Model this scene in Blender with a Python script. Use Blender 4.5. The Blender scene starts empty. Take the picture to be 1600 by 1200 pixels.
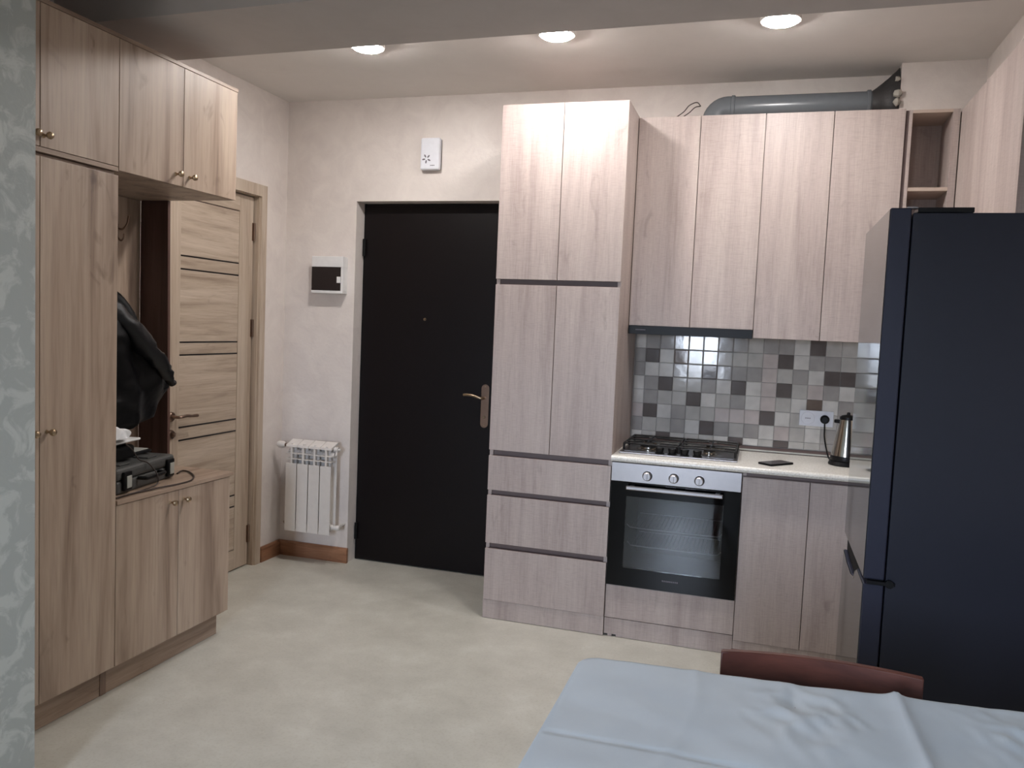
import bpy, bmesh, math, random
from mathutils import Vector, Matrix, noise
random.seed(7)
S = bpy.context.scene
COL = S.collection
PI = math.pi

# ------------------------------------------------------------------ camera, world, exposure
cd = bpy.data.cameras.new('camera'); cam = bpy.data.objects.new('camera', cd); COL.objects.link(cam)
R0 = Vector((0.95437688, 0.29558703, 0.04234476)); R1 = Vector((0.06112478, -0.05458203, -0.99663663)); R2 = Vector((-0.2922816, 0.95375527, -0.07015952))
m = Matrix.Identity(4)
for i in range(3):
    m[i][0] = R0[i]; m[i][1] = -R1[i]; m[i][2] = -R2[i]
m[2][3] = 1.4639
cam.matrix_world = m
cd.sensor_width = 36; cd.lens = 1279.23 / 1600 * 36; cd.clip_start = 0.05
S.camera = cam
W = bpy.data.worlds.new('world'); S.world = W; W.use_nodes = True
wt = W.node_tree; bg = wt.nodes['Background']; bg.inputs[1].default_value = 42.0
wtc = wt.nodes.new('ShaderNodeTexCoord'); wsx = wt.nodes.new('ShaderNodeSeparateXYZ'); wrp = wt.nodes.new('ShaderNodeValToRGB')
wt.links.new(wtc.outputs['Generated'], wsx.inputs[0]); wt.links.new(wsx.outputs['Z'], wrp.inputs[0]); wt.links.new(wrp.outputs[0], bg.inputs[0])
wmr = wt.nodes.new('ShaderNodeMapRange'); wmr.inputs[1].default_value = -1; wt.links.new(wsx.outputs['Z'], wmr.inputs[0]); wt.links.new(wmr.outputs[0], wrp.inputs[0])
we = wrp.color_ramp.elements; we[0].position = 0.47; we[0].color = (0.13, 0.13, 0.13, 1); we[1].position = 0.52; we[1].color = (0.70, 0.81, 1.0, 1)
LAMP_STRENGTH = 168.0
LAMP_COLOR = (1.0, 0.965, 0.945)
S.view_settings.view_transform = 'Standard'; S.view_settings.look = 'None'
S.view_settings.gamma = 1; S.view_settings.use_curve_mapping = False
S.view_settings.exposure = 0.80
pl = bpy.data.lights.new('window_portal', 'AREA'); pl.shape = 'RECTANGLE'; pl.size = 0.58; pl.size_y = 1.30
pl.cycles.is_portal = True
po = bpy.data.objects.new('window_portal', pl); COL.objects.link(po)
po.location = (-0.78, -1.86, 1.55); po.rotation_euler = (PI/2, 0, 0)
po['kind'] = 'structure'

# ------------------------------------------------------------------ materials
def nt(name):
    mt = bpy.data.materials.new(name); mt.use_nodes = True
    t = mt.node_tree; b = t.nodes['Principled BSDF']
    return mt, t, b
def srgb(c):
    return tuple(((x/255)/12.92 if x/255 <= 0.04045 else ((x/255+0.055)/1.055)**2.4) for x in c) + (1,)
def N(t, k, **kw):
    n = t.nodes.new(k)
    for a, v in kw.items(): setattr(n, a, v)
    return n
def plain(name, c, rough=0.5, metal=0.0, spec=0.5, bump=0.0, bscale=200, coat=0.0, emit=None, es=0):
    mt, t, b = nt(name)
    tc = N(t, 'ShaderNodeTexCoord'); nz = N(t, 'ShaderNodeTexNoise'); nz.inputs['Scale'].default_value = 35; nz.inputs['Detail'].default_value = 3
    t.links.new(tc.outputs['Object'], nz.inputs['Vector'])
    mx = N(t, 'ShaderNodeMix', data_type='RGBA'); mx.inputs[6].default_value = tuple(x*0.93 for x in srgb(c)[:3])+(1,); mx.inputs[7].default_value = tuple(min(1, x*1.07) for x in srgb(c)[:3])+(1,)
    t.links.new(nz.outputs['Fac'], mx.inputs[0]); t.links.new(mx.outputs[2], b.inputs['Base Color'])
    b.inputs['Roughness'].default_value = rough; b.inputs['Metallic'].default_value = metal
    b.inputs['Specular IOR Level'].default_value = spec
    b.inputs['Coat Weight'].default_value = coat
    if bump:
        n2 = N(t, 'ShaderNodeTexNoise'); n2.inputs['Scale'].default_value = bscale; n2.inputs['Detail'].default_value = 2
        bp = N(t, 'ShaderNodeBump'); bp.inputs['Strength'].default_value = bump; bp.inputs['Distance'].default_value = 0.002
        t.links.new(tc.outputs['Object'], n2.inputs['Vector']); t.links.new(n2.outputs['Fac'], bp.inputs['Height']); t.links.new(bp.outputs['Normal'], b.inputs['Normal'])
    if emit:
        b.inputs['Emission Color'].default_value = emit; b.inputs['Emission Strength'].default_value = es
    return mt
def ramp(t, stops, interp='LINEAR'):
    r = N(t, 'ShaderNodeValToRGB'); r.color_ramp.interpolation = interp
    e = r.color_ramp.elements
    while len(e) < len(stops): e.new(0.5)
    for i, (p, c) in enumerate(stops): e[i].position = p; e[i].color = c
    return r
def wood(name, light, mid, dark, sc=(16, 16, 1.0), hatch=0.0, rough=0.45, knot=0.5, streak=1.0):
    """wood foil: long streaks along the axis with the small scale, random offset per object"""
    mt, t, b = nt(name); L = t.links.new
    tc = N(t, 'ShaderNodeTexCoord'); oi = N(t, 'ShaderNodeObjectInfo')
    mul = N(t, 'ShaderNodeMath', operation='MULTIPLY'); mul.inputs[1].default_value = 23.0; L(oi.outputs['Random'], mul.inputs[0])
    ad = N(t, 'ShaderNodeVectorMath', operation='ADD'); L(tc.outputs['Object'], ad.inputs[0]); L(mul.outputs[0], ad.inputs[1])
    def nz(s, detail=3, rgh=0.55, dist=0.0):
        mp = N(t, 'ShaderNodeMapping'); mp.inputs['Scale'].default_value = s; L(ad.outputs[0], mp.inputs['Vector'])
        n = N(t, 'ShaderNodeTexNoise'); n.inputs['Scale'].default_value = 1.0; n.inputs['Detail'].default_value = detail
        n.inputs['Roughness'].default_value = rgh; n.inputs['Distortion'].default_value = dist
        L(mp.outputs[0], n.inputs['Vector']); return n
    a = nz(sc, 4, 0.6, 0.6)
    r = ramp(t, [(0.30, srgb(dark)), (0.47, srgb(mid)), (0.68, srgb(light))]); L(a.outputs['Fac'], r.inputs[0])
    col = r.outputs[0]
    def darken(src, fac, amt, c=(0.55, 0.5, 0.47, 1)):
        mx = N(t, 'ShaderNodeMix', data_type='RGBA', blend_type='MULTIPLY'); L(fac, mx.inputs[0]); L(src, mx.inputs[6]); mx.inputs[7].default_value = c
        return mx.outputs[2]
    def fac(n, lo, hi, amt):
        mr = N(t, 'ShaderNodeMapRange'); mr.inputs[1].default_value = lo; mr.inputs[2].default_value = hi; mr.inputs[3].default_value = 0; mr.inputs[4].default_value = amt
        L(n.outputs['Fac'], mr.inputs[0]); return mr.outputs[0]
    f = nz(tuple(x*7 if x == max(sc) else x*4 for x in sc), 3, 0.7)
    col = darken(col, fac(f, 0.45, 0.75, 0.45*streak), 1)
    k = nz(tuple(x*0.75 if x == max(sc) else x*4.5 for x in sc), 3, 0.6, 1.2)
    col = darken(col, fac(k, 0.64, 0.76, knot), 1, (0.45, 0.40, 0.38, 1))
    if hatch:
        hz = nz(tuple(30 if x == max(sc) else 420 for x in sc), 2, 0.6)
        col = darken(col, fac(hz, 0.45, 0.75, hatch), 1, (0.72, 0.68, 0.68, 1))
        hy = nz(tuple(420 if x == max(sc) else 14 for x in sc), 2, 0.6)
        col = darken(col, fac(hy, 0.45, 0.75, hatch), 1, (0.75, 0.72, 0.7, 1))
    L(col, b.inputs['Base Color']); b.inputs['Roughness'].default_value = rough
    bp = N(t, 'ShaderNodeBump'); bp.inputs['Strength'].default_value = 0.15; bp.inputs['Distance'].default_value = 0.001
    L(f.outputs['Fac'], bp.inputs['Height']); L(bp.outputs['Normal'], b.inputs['Normal'])
    return mt
def plaster(name, c, c2, scale=9, th=0.52, w=0.12, rough=0.55, mixamt=1.0, bump=0.25):
    mt, t, b = nt(name); L = t.links.new
    tc = N(t, 'ShaderNodeTexCoord')
    n = N(t, 'ShaderNodeTexNoise'); n.inputs['Scale'].default_value = scale; n.inputs['Detail'].default_value = 6; n.inputs['Roughness'].default_value = 0.62; n.inputs['Distortion'].default_value = 0.8
    L(tc.outputs['Object'], n.inputs['Vector'])
    mr = N(t, 'ShaderNodeMapRange'); mr.inputs[1].default_value = th-w; mr.inputs[2].default_value = th+w; mr.inputs[4].default_value = mixamt; L(n.outputs['Fac'], mr.inputs[0])
    mx = N(t, 'ShaderNodeMix', data_type='RGBA'); mx.inputs[6].default_value = srgb(c); mx.inputs[7].default_value = srgb(c2); L(mr.outputs[0], mx.inputs[0]); L(mx.outputs[2], b.inputs['Base Color'])
    n2 = N(t, 'ShaderNodeTexNoise'); n2.inputs['Scale'].default_value = 60; n2.inputs['Detail'].default_value = 5; L(tc.outputs['Object'], n2.inputs['Vector'])
    bp = N(t, 'ShaderNodeBump'); bp.inputs['Strength'].default_value = bump; bp.inputs['Distance'].default_value = 0.004; L(n2.outputs['Fac'], bp.inputs['Height']); L(bp.outputs['Normal'], b.inputs['Normal'])
    rr = N(t, 'ShaderNodeMapRange'); rr.inputs[3].default_value = rough+0.1; rr.inputs[4].default_value = rough-0.12; L(mr.outputs[0], rr.inputs[0]); L(rr.outputs[0], b.inputs['Roughness'])
    return mt

M = {}
M['oak'] = wood('sonoma_oak_foil', (188, 169, 151), (170, 149, 131), (128, 107, 93), sc=(10, 10, 0.75), knot=0.75)
M['oak_y'] = wood('sonoma_oak_foil_lengthwise', (176, 154, 136), (158, 136, 118), (128, 106, 90), sc=(16, 1.2, 16), knot=0.3)
M['kit'] = wood('pale_oak_linen_foil', (198, 184, 177), (186, 171, 165), (168, 152, 146), sc=(11, 11, 0.8), hatch=0.5, knot=0.35, streak=0.5)
M['kit_dark'] = plain('groove_profile_shade', (112, 95, 92), 0.5)  # shade inside the recessed grip grooves is put into this dark colour
M['kit_edge'] = plain('pale_oak_edge_band', (196, 176, 162), 0.5)
M['doorwood'] = wood('interior_door_foil', (200, 184, 166), (186, 168, 149), (162, 143, 125), sc=(14, 14, 1.0), knot=0.2)
M['doorwood_y'] = wood('interior_door_foil_crosswise', (200, 183, 165), (185, 167, 148), (160, 141, 123), sc=(20, 1.4, 20), knot=0.3)
M['inlay'] = plain('black_inlay', (30, 24, 22), 0.35)
M['niche'] = wood('niche_board', (150, 128, 110), (128, 106, 92), (98, 78, 68), sc=(13, 13, 0.9), knot=0.4)
M['wenge'] = wood('dark_brown_board', (104, 78, 70), (90, 65, 58), (68, 48, 44), sc=(13, 13, 0.9), knot=0.3)
M['wall'] = plaster('pearl_plaster', (216, 206, 200), (228, 219, 212), scale=7, th=0.5, w=0.2, rough=0.5)
M['wall_green'] = plaster('grey_green_wallpaper', (166, 170, 165), (186, 190, 184), scale=12, th=0.54, w=0.05, rough=0.6)
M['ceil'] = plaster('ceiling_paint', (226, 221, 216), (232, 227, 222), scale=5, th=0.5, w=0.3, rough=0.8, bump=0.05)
M['beam'] = plaster('beam_darker_tone', (186, 180, 176), (192, 186, 182), scale=5, th=0.5, w=0.3, rough=0.8, bump=0.05)  # ceiling finish repeated in an evenly darker tone
M['black_leaf'] = plain('black_brown_door_skin', (15, 9, 10), 0.45, spec=0.22, bump=0.3, bscale=400)
M['black'] = plain('black_plastic', (12, 12, 14), 0.4, spec=0.25)
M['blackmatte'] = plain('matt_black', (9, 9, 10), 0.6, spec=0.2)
M['iron'] = plain('cast_iron', (22, 20, 20), 0.5)
M['steel'] = plain('brushed_steel', (172, 168, 168), 0.34, 1.0)
M['steel2'] = plain('polished_steel', (205, 200, 190), 0.16, 1.0)
M['brass'] = plain('aged_brass', (176, 156, 130), 0.3, 1.0)
M['bronze'] = plain('bronze_handle', (150, 128, 114), 0.35, 1.0)
M['white'] = plain('white_enamel', (222, 216, 210), 0.35)
M['whiteplastic'] = plain('white_plastic', (226, 224, 222), 0.4)
M['whiteblue'] = plain('cool_white_plastic', (225, 226, 232), 0.4)
M['greyprint'] = plain('grey_print', (110, 105, 112), 0.6)
M['smoke'] = plain('dark_smoked_cover', (34, 28, 30), 0.2)
M['skirt'] = wood('brown_skirting', (168, 122, 92), (150, 106, 78), (122, 84, 62), sc=(3, 3, 30), knot=0.2)
M['duct'] = plain('grey_pvc', (104, 108, 112), 0.25)
M['rubber'] = plain('black_rubber_boot', (52, 50, 50), 0.55, bump=0.6, bscale=90)
M['foam'] = plain('mounting_foam', (170, 165, 155), 0.9, bump=0.8, bscale=120)
M['chairwood'] = wood('mahogany_chair', (104, 58, 46), (86, 46, 37), (64, 33, 28), sc=(3, 14, 14), knot=0.1, rough=0.4)
M['fr_side'] = plain('fridge_side_paint', (36, 38, 49), 0.35, spec=0.35)
M['fr_door'] = plain('fridge_door_side', (44, 46, 61), 0.35, spec=0.35)
M['fr_front'] = plain('fridge_front_glass', (96, 100, 98), 0.07, 0.75)
M['glass_black'] = plain('black_oven_glass', (5, 5, 6), 0.05, spec=0.2)
M['oven_in'] = plain('oven_cavity_enamel', (44, 46, 45), 0.4)
M['caulk'] = plain('brown_counter_trim', (92, 78, 76), 0.3)
M['grout'] = plain('tile_grout', (150, 145, 140), 0.7)
M['cable'] = plain('dark_cable', (58, 46, 40), 0.5)
M['case'] = plain('charcoal_case_plastic', (74, 74, 72), 0.5, bump=0.3, bscale=300)
M['latch'] = plain('grey_latch', (165, 165, 158), 0.45)
M['jacket'] = plain('black_nylon', (5, 5, 7), 0.5, spec=0.2, bump=0.6, bscale=28)
M['jacket2'] = plain('dark_sheen_nylon', (15, 15, 18), 0.4, spec=0.35, bump=0.8, bscale=26)
M['navy'] = plain('navy_lining', (12, 14, 34), 0.7, bump=0.4, bscale=40)
M['paper'] = plain('white_paper_cloth', (225, 225, 226), 0.6, bump=0.5, bscale=40)
M['frame_dark'] = plain('window_frame', (60, 58, 66), 0.4)
M['lampring'] = plain('white_lamp_ring', (235, 232, 226), 0.4)

def cloth_mat():
    mt, t, b = nt('pale_blue_satin_cloth'); L = t.links.new
    tc = N(t, 'ShaderNodeTexCoord'); n = N(t, 'ShaderNodeTexNoise'); n.inputs['Scale'].default_value = 6; n.inputs['Detail'].default_value = 4
    L(tc.outputs['Object'], n.inputs['Vector'])
    r = ramp(t, [(0.3, srgb((170, 184, 196))), (0.7, srgb((182, 195, 205)))]); L(n.outputs['Fac'], r.inputs[0]); L(r.outputs[0], b.inputs['Base Color'])
    b.inputs['Roughness'].default_value = 0.5; b.inputs['Sheen Weight'].default_value = 0.3
    mp = N(t, 'ShaderNodeMapping'); mp.inputs['Scale'].default_value = (500, 900, 500); L(tc.outputs['Object'], mp.inputs[0])
    w = N(t, 'ShaderNodeTexNoise'); w.inputs['Scale'].default_value = 1; L(mp.outputs[0], w.inputs['Vector'])
    bp = N(t, 'ShaderNodeBump'); bp.inputs['Strength'].default_value = 0.25; bp.inputs['Distance'].default_value = 0.0006; L(w.outputs['Fac'], bp.inputs['Height']); L(bp.outputs['Normal'], b.inputs['Normal'])
    return mt
M['cloth'] = cloth_mat()
def floor_mat():
    mt, t, b = nt('speckled_beige_vinyl'); L = t.links.new
    tc = N(t, 'ShaderNodeTexCoord')
    n = N(t, 'ShaderNodeTexNoise'); n.inputs['Scale'].default_value = 4.5; n.inputs['Detail'].default_value = 8; n.inputs['Roughness'].default_value = 0.65; L(tc.outputs['Object'], n.inputs['Vector'])
    r = ramp(t, [(0.3, srgb((186, 183, 172))), (0.55, srgb((200, 197, 186))), (0.75, srgb((212, 210, 200)))]); L(n.outputs['Fac'], r.inputs[0])
    v = N(t, 'ShaderNodeTexNoise'); v.inputs['Scale'].default_value = 90; v.inputs['Detail'].default_value = 4; L(tc.outputs['Object'], v.inputs['Vector'])
    mr = N(t, 'ShaderNodeMapRange'); mr.inputs[1].default_value = 0.5; mr.inputs[2].default_value = 0.72; mr.inputs[4].default_value = 0.3; L(v.outputs['Fac'], mr.inputs[0])
    mx = N(t, 'ShaderNodeMix', data_type='RGBA', blend_type='MULTIPLY'); L(mr.outputs[0], mx.inputs[0]); L(r.outputs[0], mx.inputs[6]); mx.inputs[7].default_value = (0.72, 0.68, 0.6, 1)
    L(mx.outputs[2], b.inputs['Base Color']); b.inputs['Roughness'].default_value = 0.38
    return mt
M['floor'] = floor_mat()
def worktop_mat():
    mt, t, b = nt('cream_speckled_worktop'); L = t.links.new
    tc = N(t, 'ShaderNodeTexCoord')
    v = N(t, 'ShaderNodeTexNoise'); v.inputs['Scale'].default_value = 140; v.inputs['Detail'].default_value = 4; L(tc.outputs['Object'], v.inputs['Vector'])
    r = ramp(t, [(0.35, srgb((218, 213, 203))), (0.6, srgb((238, 235, 228)))]); L(v.outputs['Fac'], r.inputs[0]); L(r.outputs[0], b.inputs['Base Color'])
    b.inputs['Roughness'].default_value = 0.22
    return mt
M['worktop'] = worktop_mat()
def tile_mat(name, c):
    mt, t, b = nt(name); L = t.links.new
    tc = N(t, 'ShaderNodeTexCoord'); oi = N(t, 'ShaderNodeObjectInfo')
    ad = N(t, 'ShaderNodeVectorMath', operation='ADD'); L(tc.outputs['Object'], ad.inputs[0]); L(oi.outputs['Location'], ad.inputs[1])
    n = N(t, 'ShaderNodeTexNoise'); n.inputs['Scale'].default_value = 14; n.inputs['Detail'].default_value = 4; L(ad.outputs[0], n.inputs['Vector'])
    a = srgb(c); r = ramp(t, [(0.3, tuple(x*0.86 for x in a[:3])+(1,)), (0.7, tuple(x*1.1 for x in a[:3])+(1,))]); L(n.outputs['Fac'], r.inputs[0]); L(r.outputs[0], b.inputs['Base Color'])
    b.inputs['Roughness'].default_value = 0.08
    n2 = N(t, 'ShaderNodeTexNoise'); n2.inputs['Scale'].default_value = 25; L(ad.outputs[0], n2.inputs['Vector'])
    bp = N(t, 'ShaderNodeBump'); bp.inputs['Strength'].default_value = 0.12; bp.inputs['Distance'].default_value = 0.002; L(n2.outputs['Fac'], bp.inputs['Height']); L(bp.outputs['Normal'], b.inputs['Normal'])
    return mt
TM = {'D': tile_mat('tile_dark_taupe', (104, 96, 93)), 'B': tile_mat('tile_brown', (120, 106, 97)), 'M': tile_mat('tile_mid_grey', (166, 161, 157)),
      'g': tile_mat('tile_grey', (190, 186, 180)), 'L': tile_mat('tile_light_grey', (214, 210, 204)), 'P': tile_mat('tile_rosy_grey', (200, 189, 184))}

# ------------------------------------------------------------------ mesh helpers
ORG = {}
class MB:
    def __init__(s): s.v = []; s.f = []
    def add(s, vs, fs):
        n = len(s.v); s.v += [Vector(p) for p in vs]; s.f += [tuple(i+n for i in f) for f in fs]; return s
    def box(s, x0, x1, y0, y1, z0, z1):
        vs = [(x, y, z) for z in (z0, z1) for y in (y0, y1) for x in (x0, x1)]
        return s.add(vs, [(0, 2, 3, 1), (4, 5, 7, 6), (0, 1, 5, 4), (2, 6, 7, 3), (0, 4, 6, 2), (1, 3, 7, 5)])
    def ring_loft(s, rings, cap=True, closed=True):
        k = len(rings[0]); vs = [p for r in rings for p in r]; fs = []
        for i in range(len(rings)-1):
            for j in range(k if closed else k-1):
                fs.append((i*k+j, i*k+(j+1) % k, (i+1)*k+(j+1) % k, (i+1)*k+j))
        if cap: fs += [tuple(range(k))[::-1], tuple((len(rings)-1)*k+j for j in range(k))]
        return s.add(vs, fs)
    def tube(s, pts, r, n=10, rs=None):
        pts = [Vector(p) for p in pts]; rings = []; up = None
        for i, p in enumerate(pts):
            d = (pts[min(i+1, len(pts)-1)]-pts[max(i-1, 0)]).normalized()
            if up is None:
                up = Vector((0, 0, 1)) if abs(d.z) < 0.9 else Vector((1, 0, 0))
            a = d.cross(up); a = a.normalized() if a.length > 1e-6 else Vector((1, 0, 0)); b = a.cross(d).normalized(); up = b
            rr = rs[i] if rs else r
            rings.append([p+a*rr*math.cos(2*PI*j/n)+b*rr*math.sin(2*PI*j/n) for j in range(n)])
        return s.ring_loft(rings)
    def cyl(s, p0, p1, r0, r1=None, n=20):
        return s.tube([p0, p1], 0, n, [r0, r0 if r1 is None else r1])
    def lathe(s, c, prof, n=28, axis='z', close=True):
        c = Vector(c); rings = []
        for r, h in prof:
            ring = []
            for j in range(n):
                a = 2*PI*j/n; p = (r*math.cos(a), r*math.sin(a), h)
                if axis == 'y': p = (p[0], p[2], p[1])
                if axis == 'x': p = (p[2], p[0], p[1])
                ring.append(c+Vector(p))
            rings.append(ring)
        return s.ring_loft(rings, cap=close)
    def prism(s, poly, a0, a1, axis):
        # poly: 2D points in the plane perpendicular to axis; axis 'x': (y,z)  'y': (x,z)  'z': (x,y)
        def P(q, a): return {'x': (a, q[0], q[1]), 'y': (q[0], a, q[1]), 'z': (q[0], q[1], a)}[axis]
        return s.ring_loft([[P(q, a0) for q in poly], [P(q, a1) for q in poly]])
    def grid(s, rows, thick=None):
        h = len(rows); w = len(rows[0]); vs = [p for r in rows for p in r]
        return s.add(vs, [(i*w+j, i*w+j+1, (i+1)*w+j+1, (i+1)*w+j) for i in range(h-1) for j in range(w-1)])
    def build(s, name, mat, parent=None, bevel=0.0, smooth=False, seg=2, angle=35, loc=None, recalc=True):
        org = ORG[parent.name] if parent else Vector(loc) if loc else Vector((0, 0, 0))
        me = bpy.data.meshes.new(name); bm = bmesh.new()
        vs = [bm.verts.new(p-org) for p in s.v]
        for f in s.f:
            try: bm.faces.new([vs[i] for i in f])
            except ValueError: pass
        if recalc: bmesh.ops.recalc_face_normals(bm, faces=bm.faces)
        bm.to_mesh(me); bm.free()
        if smooth:
            me.shade_smooth(); me.set_sharp_from_angle(angle=math.radians(angle))
        me.materials.append(mat)
        o = bpy.data.objects.new(name, me); COL.objects.link(o)
        if parent: o.parent = parent; ORG[o.name] = org
        else: o.location = org; ORG[o.name] = org
        if bevel:
            bv = o.modifiers.new('bevel', 'BEVEL'); bv.width = bevel; bv.segments = seg; bv.limit_method = 'ANGLE'; bv.angle_limit = math.radians(40)
        return o
def box(name, mat, x0, x1, y0, y1, z0, z1, parent=None, bevel=0.0, loc=None):
    return MB().box(x0, x1, y0, y1, z0, z1).build(name, mat, parent, bevel, loc=loc)
def tag(o, label=None, cat=None, group=None, kind=None):
    if label: o['label'] = label
    if cat: o['category'] = cat
    if group: o['group'] = group
    if kind: o['kind'] = kind
    return o
def thing(name, loc, label, cat, group=None, kind=None):
    o = bpy.data.objects.new(name, None); COL.objects.link(o); o.location = loc; ORG[o.name] = Vector(loc)
    o.empty_display_size = 0.05
    return tag(o, label, cat, group, kind)
def lab(o, s): o['label'] = s; return o

# ------------------------------------------------------------------ dimensions
YB = 4.36; ZC = 2.74; XL = -2.80; XR = 1.07
YBEAM0, YBEAM1, ZBEAM = 2.64, 3.09, 2.585

# ------------------------------------------------------------------ structure
def st(o, label, cat): return tag(o, label, cat, kind='structure')
st(box('floor', M['floor'], XL-0.2, XR+0.1, -1.95, YB+0.3, -0.06, 0.0), 'pale beige speckled floor of the whole room', 'floor')
st(box('ceiling', M['ceil'], XL-0.2, XR+0.1, -1.95, YB+0.3, ZC, ZC+0.06), 'plain light ceiling holding the three round lamps', 'ceiling')
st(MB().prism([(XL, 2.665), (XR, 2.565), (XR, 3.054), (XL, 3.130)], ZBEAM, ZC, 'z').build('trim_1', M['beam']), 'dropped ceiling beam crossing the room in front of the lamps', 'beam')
# back wall with entry door opening x -2.335..-1.33, z..2.155
w = MB()
w.box(XL-0.2, -2.332, YB, YB+0.14, 0, ZC); w.box(-2.332, -1.36, YB, YB+0.14, 2.155, ZC); w.box(-1.36, XR+0.1, YB, YB+0.14, 0, ZC)
st(w.build('wall_back', M['wall']), 'pearly beige plaster wall around the black entry door', 'wall')
# left wall with interior door opening y 3.30..4.08
w = MB()
w.box(XL-0.14, XL, 1.60, 3.33, 0, ZC); w.box(XL-0.14, XL, 4.10, YB, 0, ZC); w.box(XL-0.14, XL, 3.33, 4.10, 2.16, ZC)
st(w.build('wall_left', M['wall']), 'beige plaster wall around the wooden interior door', 'wall')
w = MB().box(-2.12, -2.0, -1.95, 1.843, 0, ZC); w.box(XL-0.14, -2.12, 1.60, 1.843, 0, ZC)
st(w.build('wall_left_front', M['wall_green']), 'grey green patterned wallpapered wall at the left edge, before the wardrobe', 'wall')
st(box('wall_right', M['wall'], XR, XR+0.1, -1.95, YB, 0, ZC), 'plaster wall on the right behind the refrigerator', 'wall')
w = MB(); wx0, wx1, wz0, wz1 = -1.07, -0.49, 0.90, 2.20
w.box(-2.12, wx0, -1.95, -1.80, 0, ZC); w.box(wx1, XR, -1.95, -1.80, 0, ZC); w.box(wx0, wx1, -1.95, -1.80, 0, wz0); w.box(wx0, wx1, -1.95, -1.80, wz1, ZC)
st(w.build('wall_front', M['wall_green']), 'wall with the window, opposite the kitchen', 'wall')
wn = thing('window_1', (-0.6, -1.87, 0.9), 'window opposite the kitchen, seen only in reflections', 'window', kind='structure')
fm = MB(); 
for (a, b_, c, d) in ((wx0, wx1, wz0, wz0+0.06), (wx0, wx1, wz1-0.06, wz1), (wx0, wx0+0.06, wz0+0.06, wz1-0.06), (wx1-0.06, wx1, wz0+0.06, wz1-0.06), (-0.81, -0.77, wz0+0.06, wz1-0.06)):
    fm.box(a, b_, -1.90, -1.84, c, d)
fm.build('window_frame', M['frame_dark'], wn)
# soffits at the right
st(MB().box(0.52, XR, 4.18, YB, 2.512, ZC).build('trim_2', M['wall']), 'plastered duct shaft box in the back right corner above the open shelf', 'soffit')
st(MB().box(0.87, XR, YBEAM1, 4.18, 2.512, ZC).build('trim_3', M['wall']), 'plastered soffit above the right hand wall cabinet', 'soffit')
st(MB().box(-3.02, XR+0.15, YB+0.30, YB+0.34, -0.06, ZC+0.06).box(-3.06, -3.02, -1.95, YB+0.34, -0.06, ZC+0.06).build('wall_light_stop', M['blackmatte']), 'added dark wall stopping light leaks, hidden behind the doors', 'wall')  # unseen wall, added to keep sky light from leaking in at the doors
# baseboards
st(MB().prism([(YB, 0), (YB-0.018, 0), (YB-0.018, 0.08), (YB-0.010, 0.09), (YB, 0.09)], XL, -2.325, 'x').build('baseboard_back', M['skirt']), 'brown wooden baseboard under the radiator', 'baseboard')
b2 = MB().prism([(XL, 0), (XL+0.018, 0), (XL+0.018, 0.08), (XL+0.010, 0.09), (XL, 0.09)], 4.145, YB-0.018, 'y')
st(b2.build('baseboard_left', M['skirt']), 'short brown baseboard piece between wooden door and corner', 'baseboard')

# ------------------------------------------------------------------ lamps
LM = plain('lamp_diffuser', (255, 250, 240), 0.5, emit=LAMP_COLOR+(1,), es=LAMP_STRENGTH)
for i, (x, lb) in enumerate(((-1.835, 'left round ceiling lamp, above the black entry door'), (-0.935, 'middle round ceiling lamp, in front of the tall cabinet'), (-0.02, 'right round ceiling lamp, in front of the wall cabinets'))):
    t = thing('ceiling_lamp', (x, 3.49, ZC), lb, 'lamp', 'round ceiling lamps')
    MB().lathe((x, 3.49, 0), [(0.078, ZC-0.001), (0.080, 2.722), (0.077, 2.7155), (0.068, 2.715), (0.068, 2.735), (0.02, ZC-0.001)], n=40).build('lamp_ring', M['lampring'], t, smooth=True)
    MB().lathe((x, 3.49, 0), [(0.0665, 2.7175), (0.0665, 2.7145), (0.062, 2.7095), (0.050, 2.7065), (0.030, 2.705), (0.001, 2.7045)], n=40).build('diffuser', LM, t, smooth=True)

# ------------------------------------------------------------------ tall kitchen cabinet
TX0, TX1, TX2 = -1.275, -0.967, -0.66
YT = 3.815; DT = 0.018
t = thing('tall_cabinet', (-0.97, 4.08, 0), 'tall pale oak cabinet between the black entry door and the oven', 'cabinet')
b = MB(); b.box(TX0, TX0+0.018, YT+DT+0.001, YB-0.002, 0.09, 2.522); b.box(TX2-0.018, TX2-0.001, YT+DT+0.001, YB-0.002, 0.09, 2.522)
b.box(TX0+0.018, TX2-0.018, YT+DT+0.001, YB-0.002, 2.504, 2.522); b.box(TX0+0.018, TX2-0.018, YB-0.012, YB-0.002, 0.09, 2.504); b.box(TX0+0.018, TX2-0.018, YT+0.05, YB-0.012, 0.09, 0.108)
for z in (0.368, 0.636, 0.836, 1.677): b.box(TX0+0.018, TX2-0.018, YT+0.045, YB-0.012, z-0.009, z+0.009)
b.build('carcass', M['kit'], t)
g = 0.0015
def kdoor(name, x0, x1, z0, z1, yf, par, mat='kit', lb=None):
    o = box(name, M[mat], x0+g, x1-g, yf, yf+DT, z0, z1, par, 0.0012)
    if lb: lab(o, lb)
    return o
kdoor('door', TX0, TX1, 1.692, 2.523, YT, t); kdoor('door', TX1, TX2, 1.692, 2.523, YT, t)
kdoor('door', TX0, TX1, 0.852, 1.665, YT, t); kdoor('door', TX1, TX2, 0.852, 1.665, YT, t)
kdoor('drawer', TX0, TX2, 0.652, 0.823, YT, t); kdoor('drawer', TX0, TX2, 0.385, 0.625, YT, t); kdoor('drawer', TX0, TX2, 0.096, 0.356, YT, t)
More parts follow.
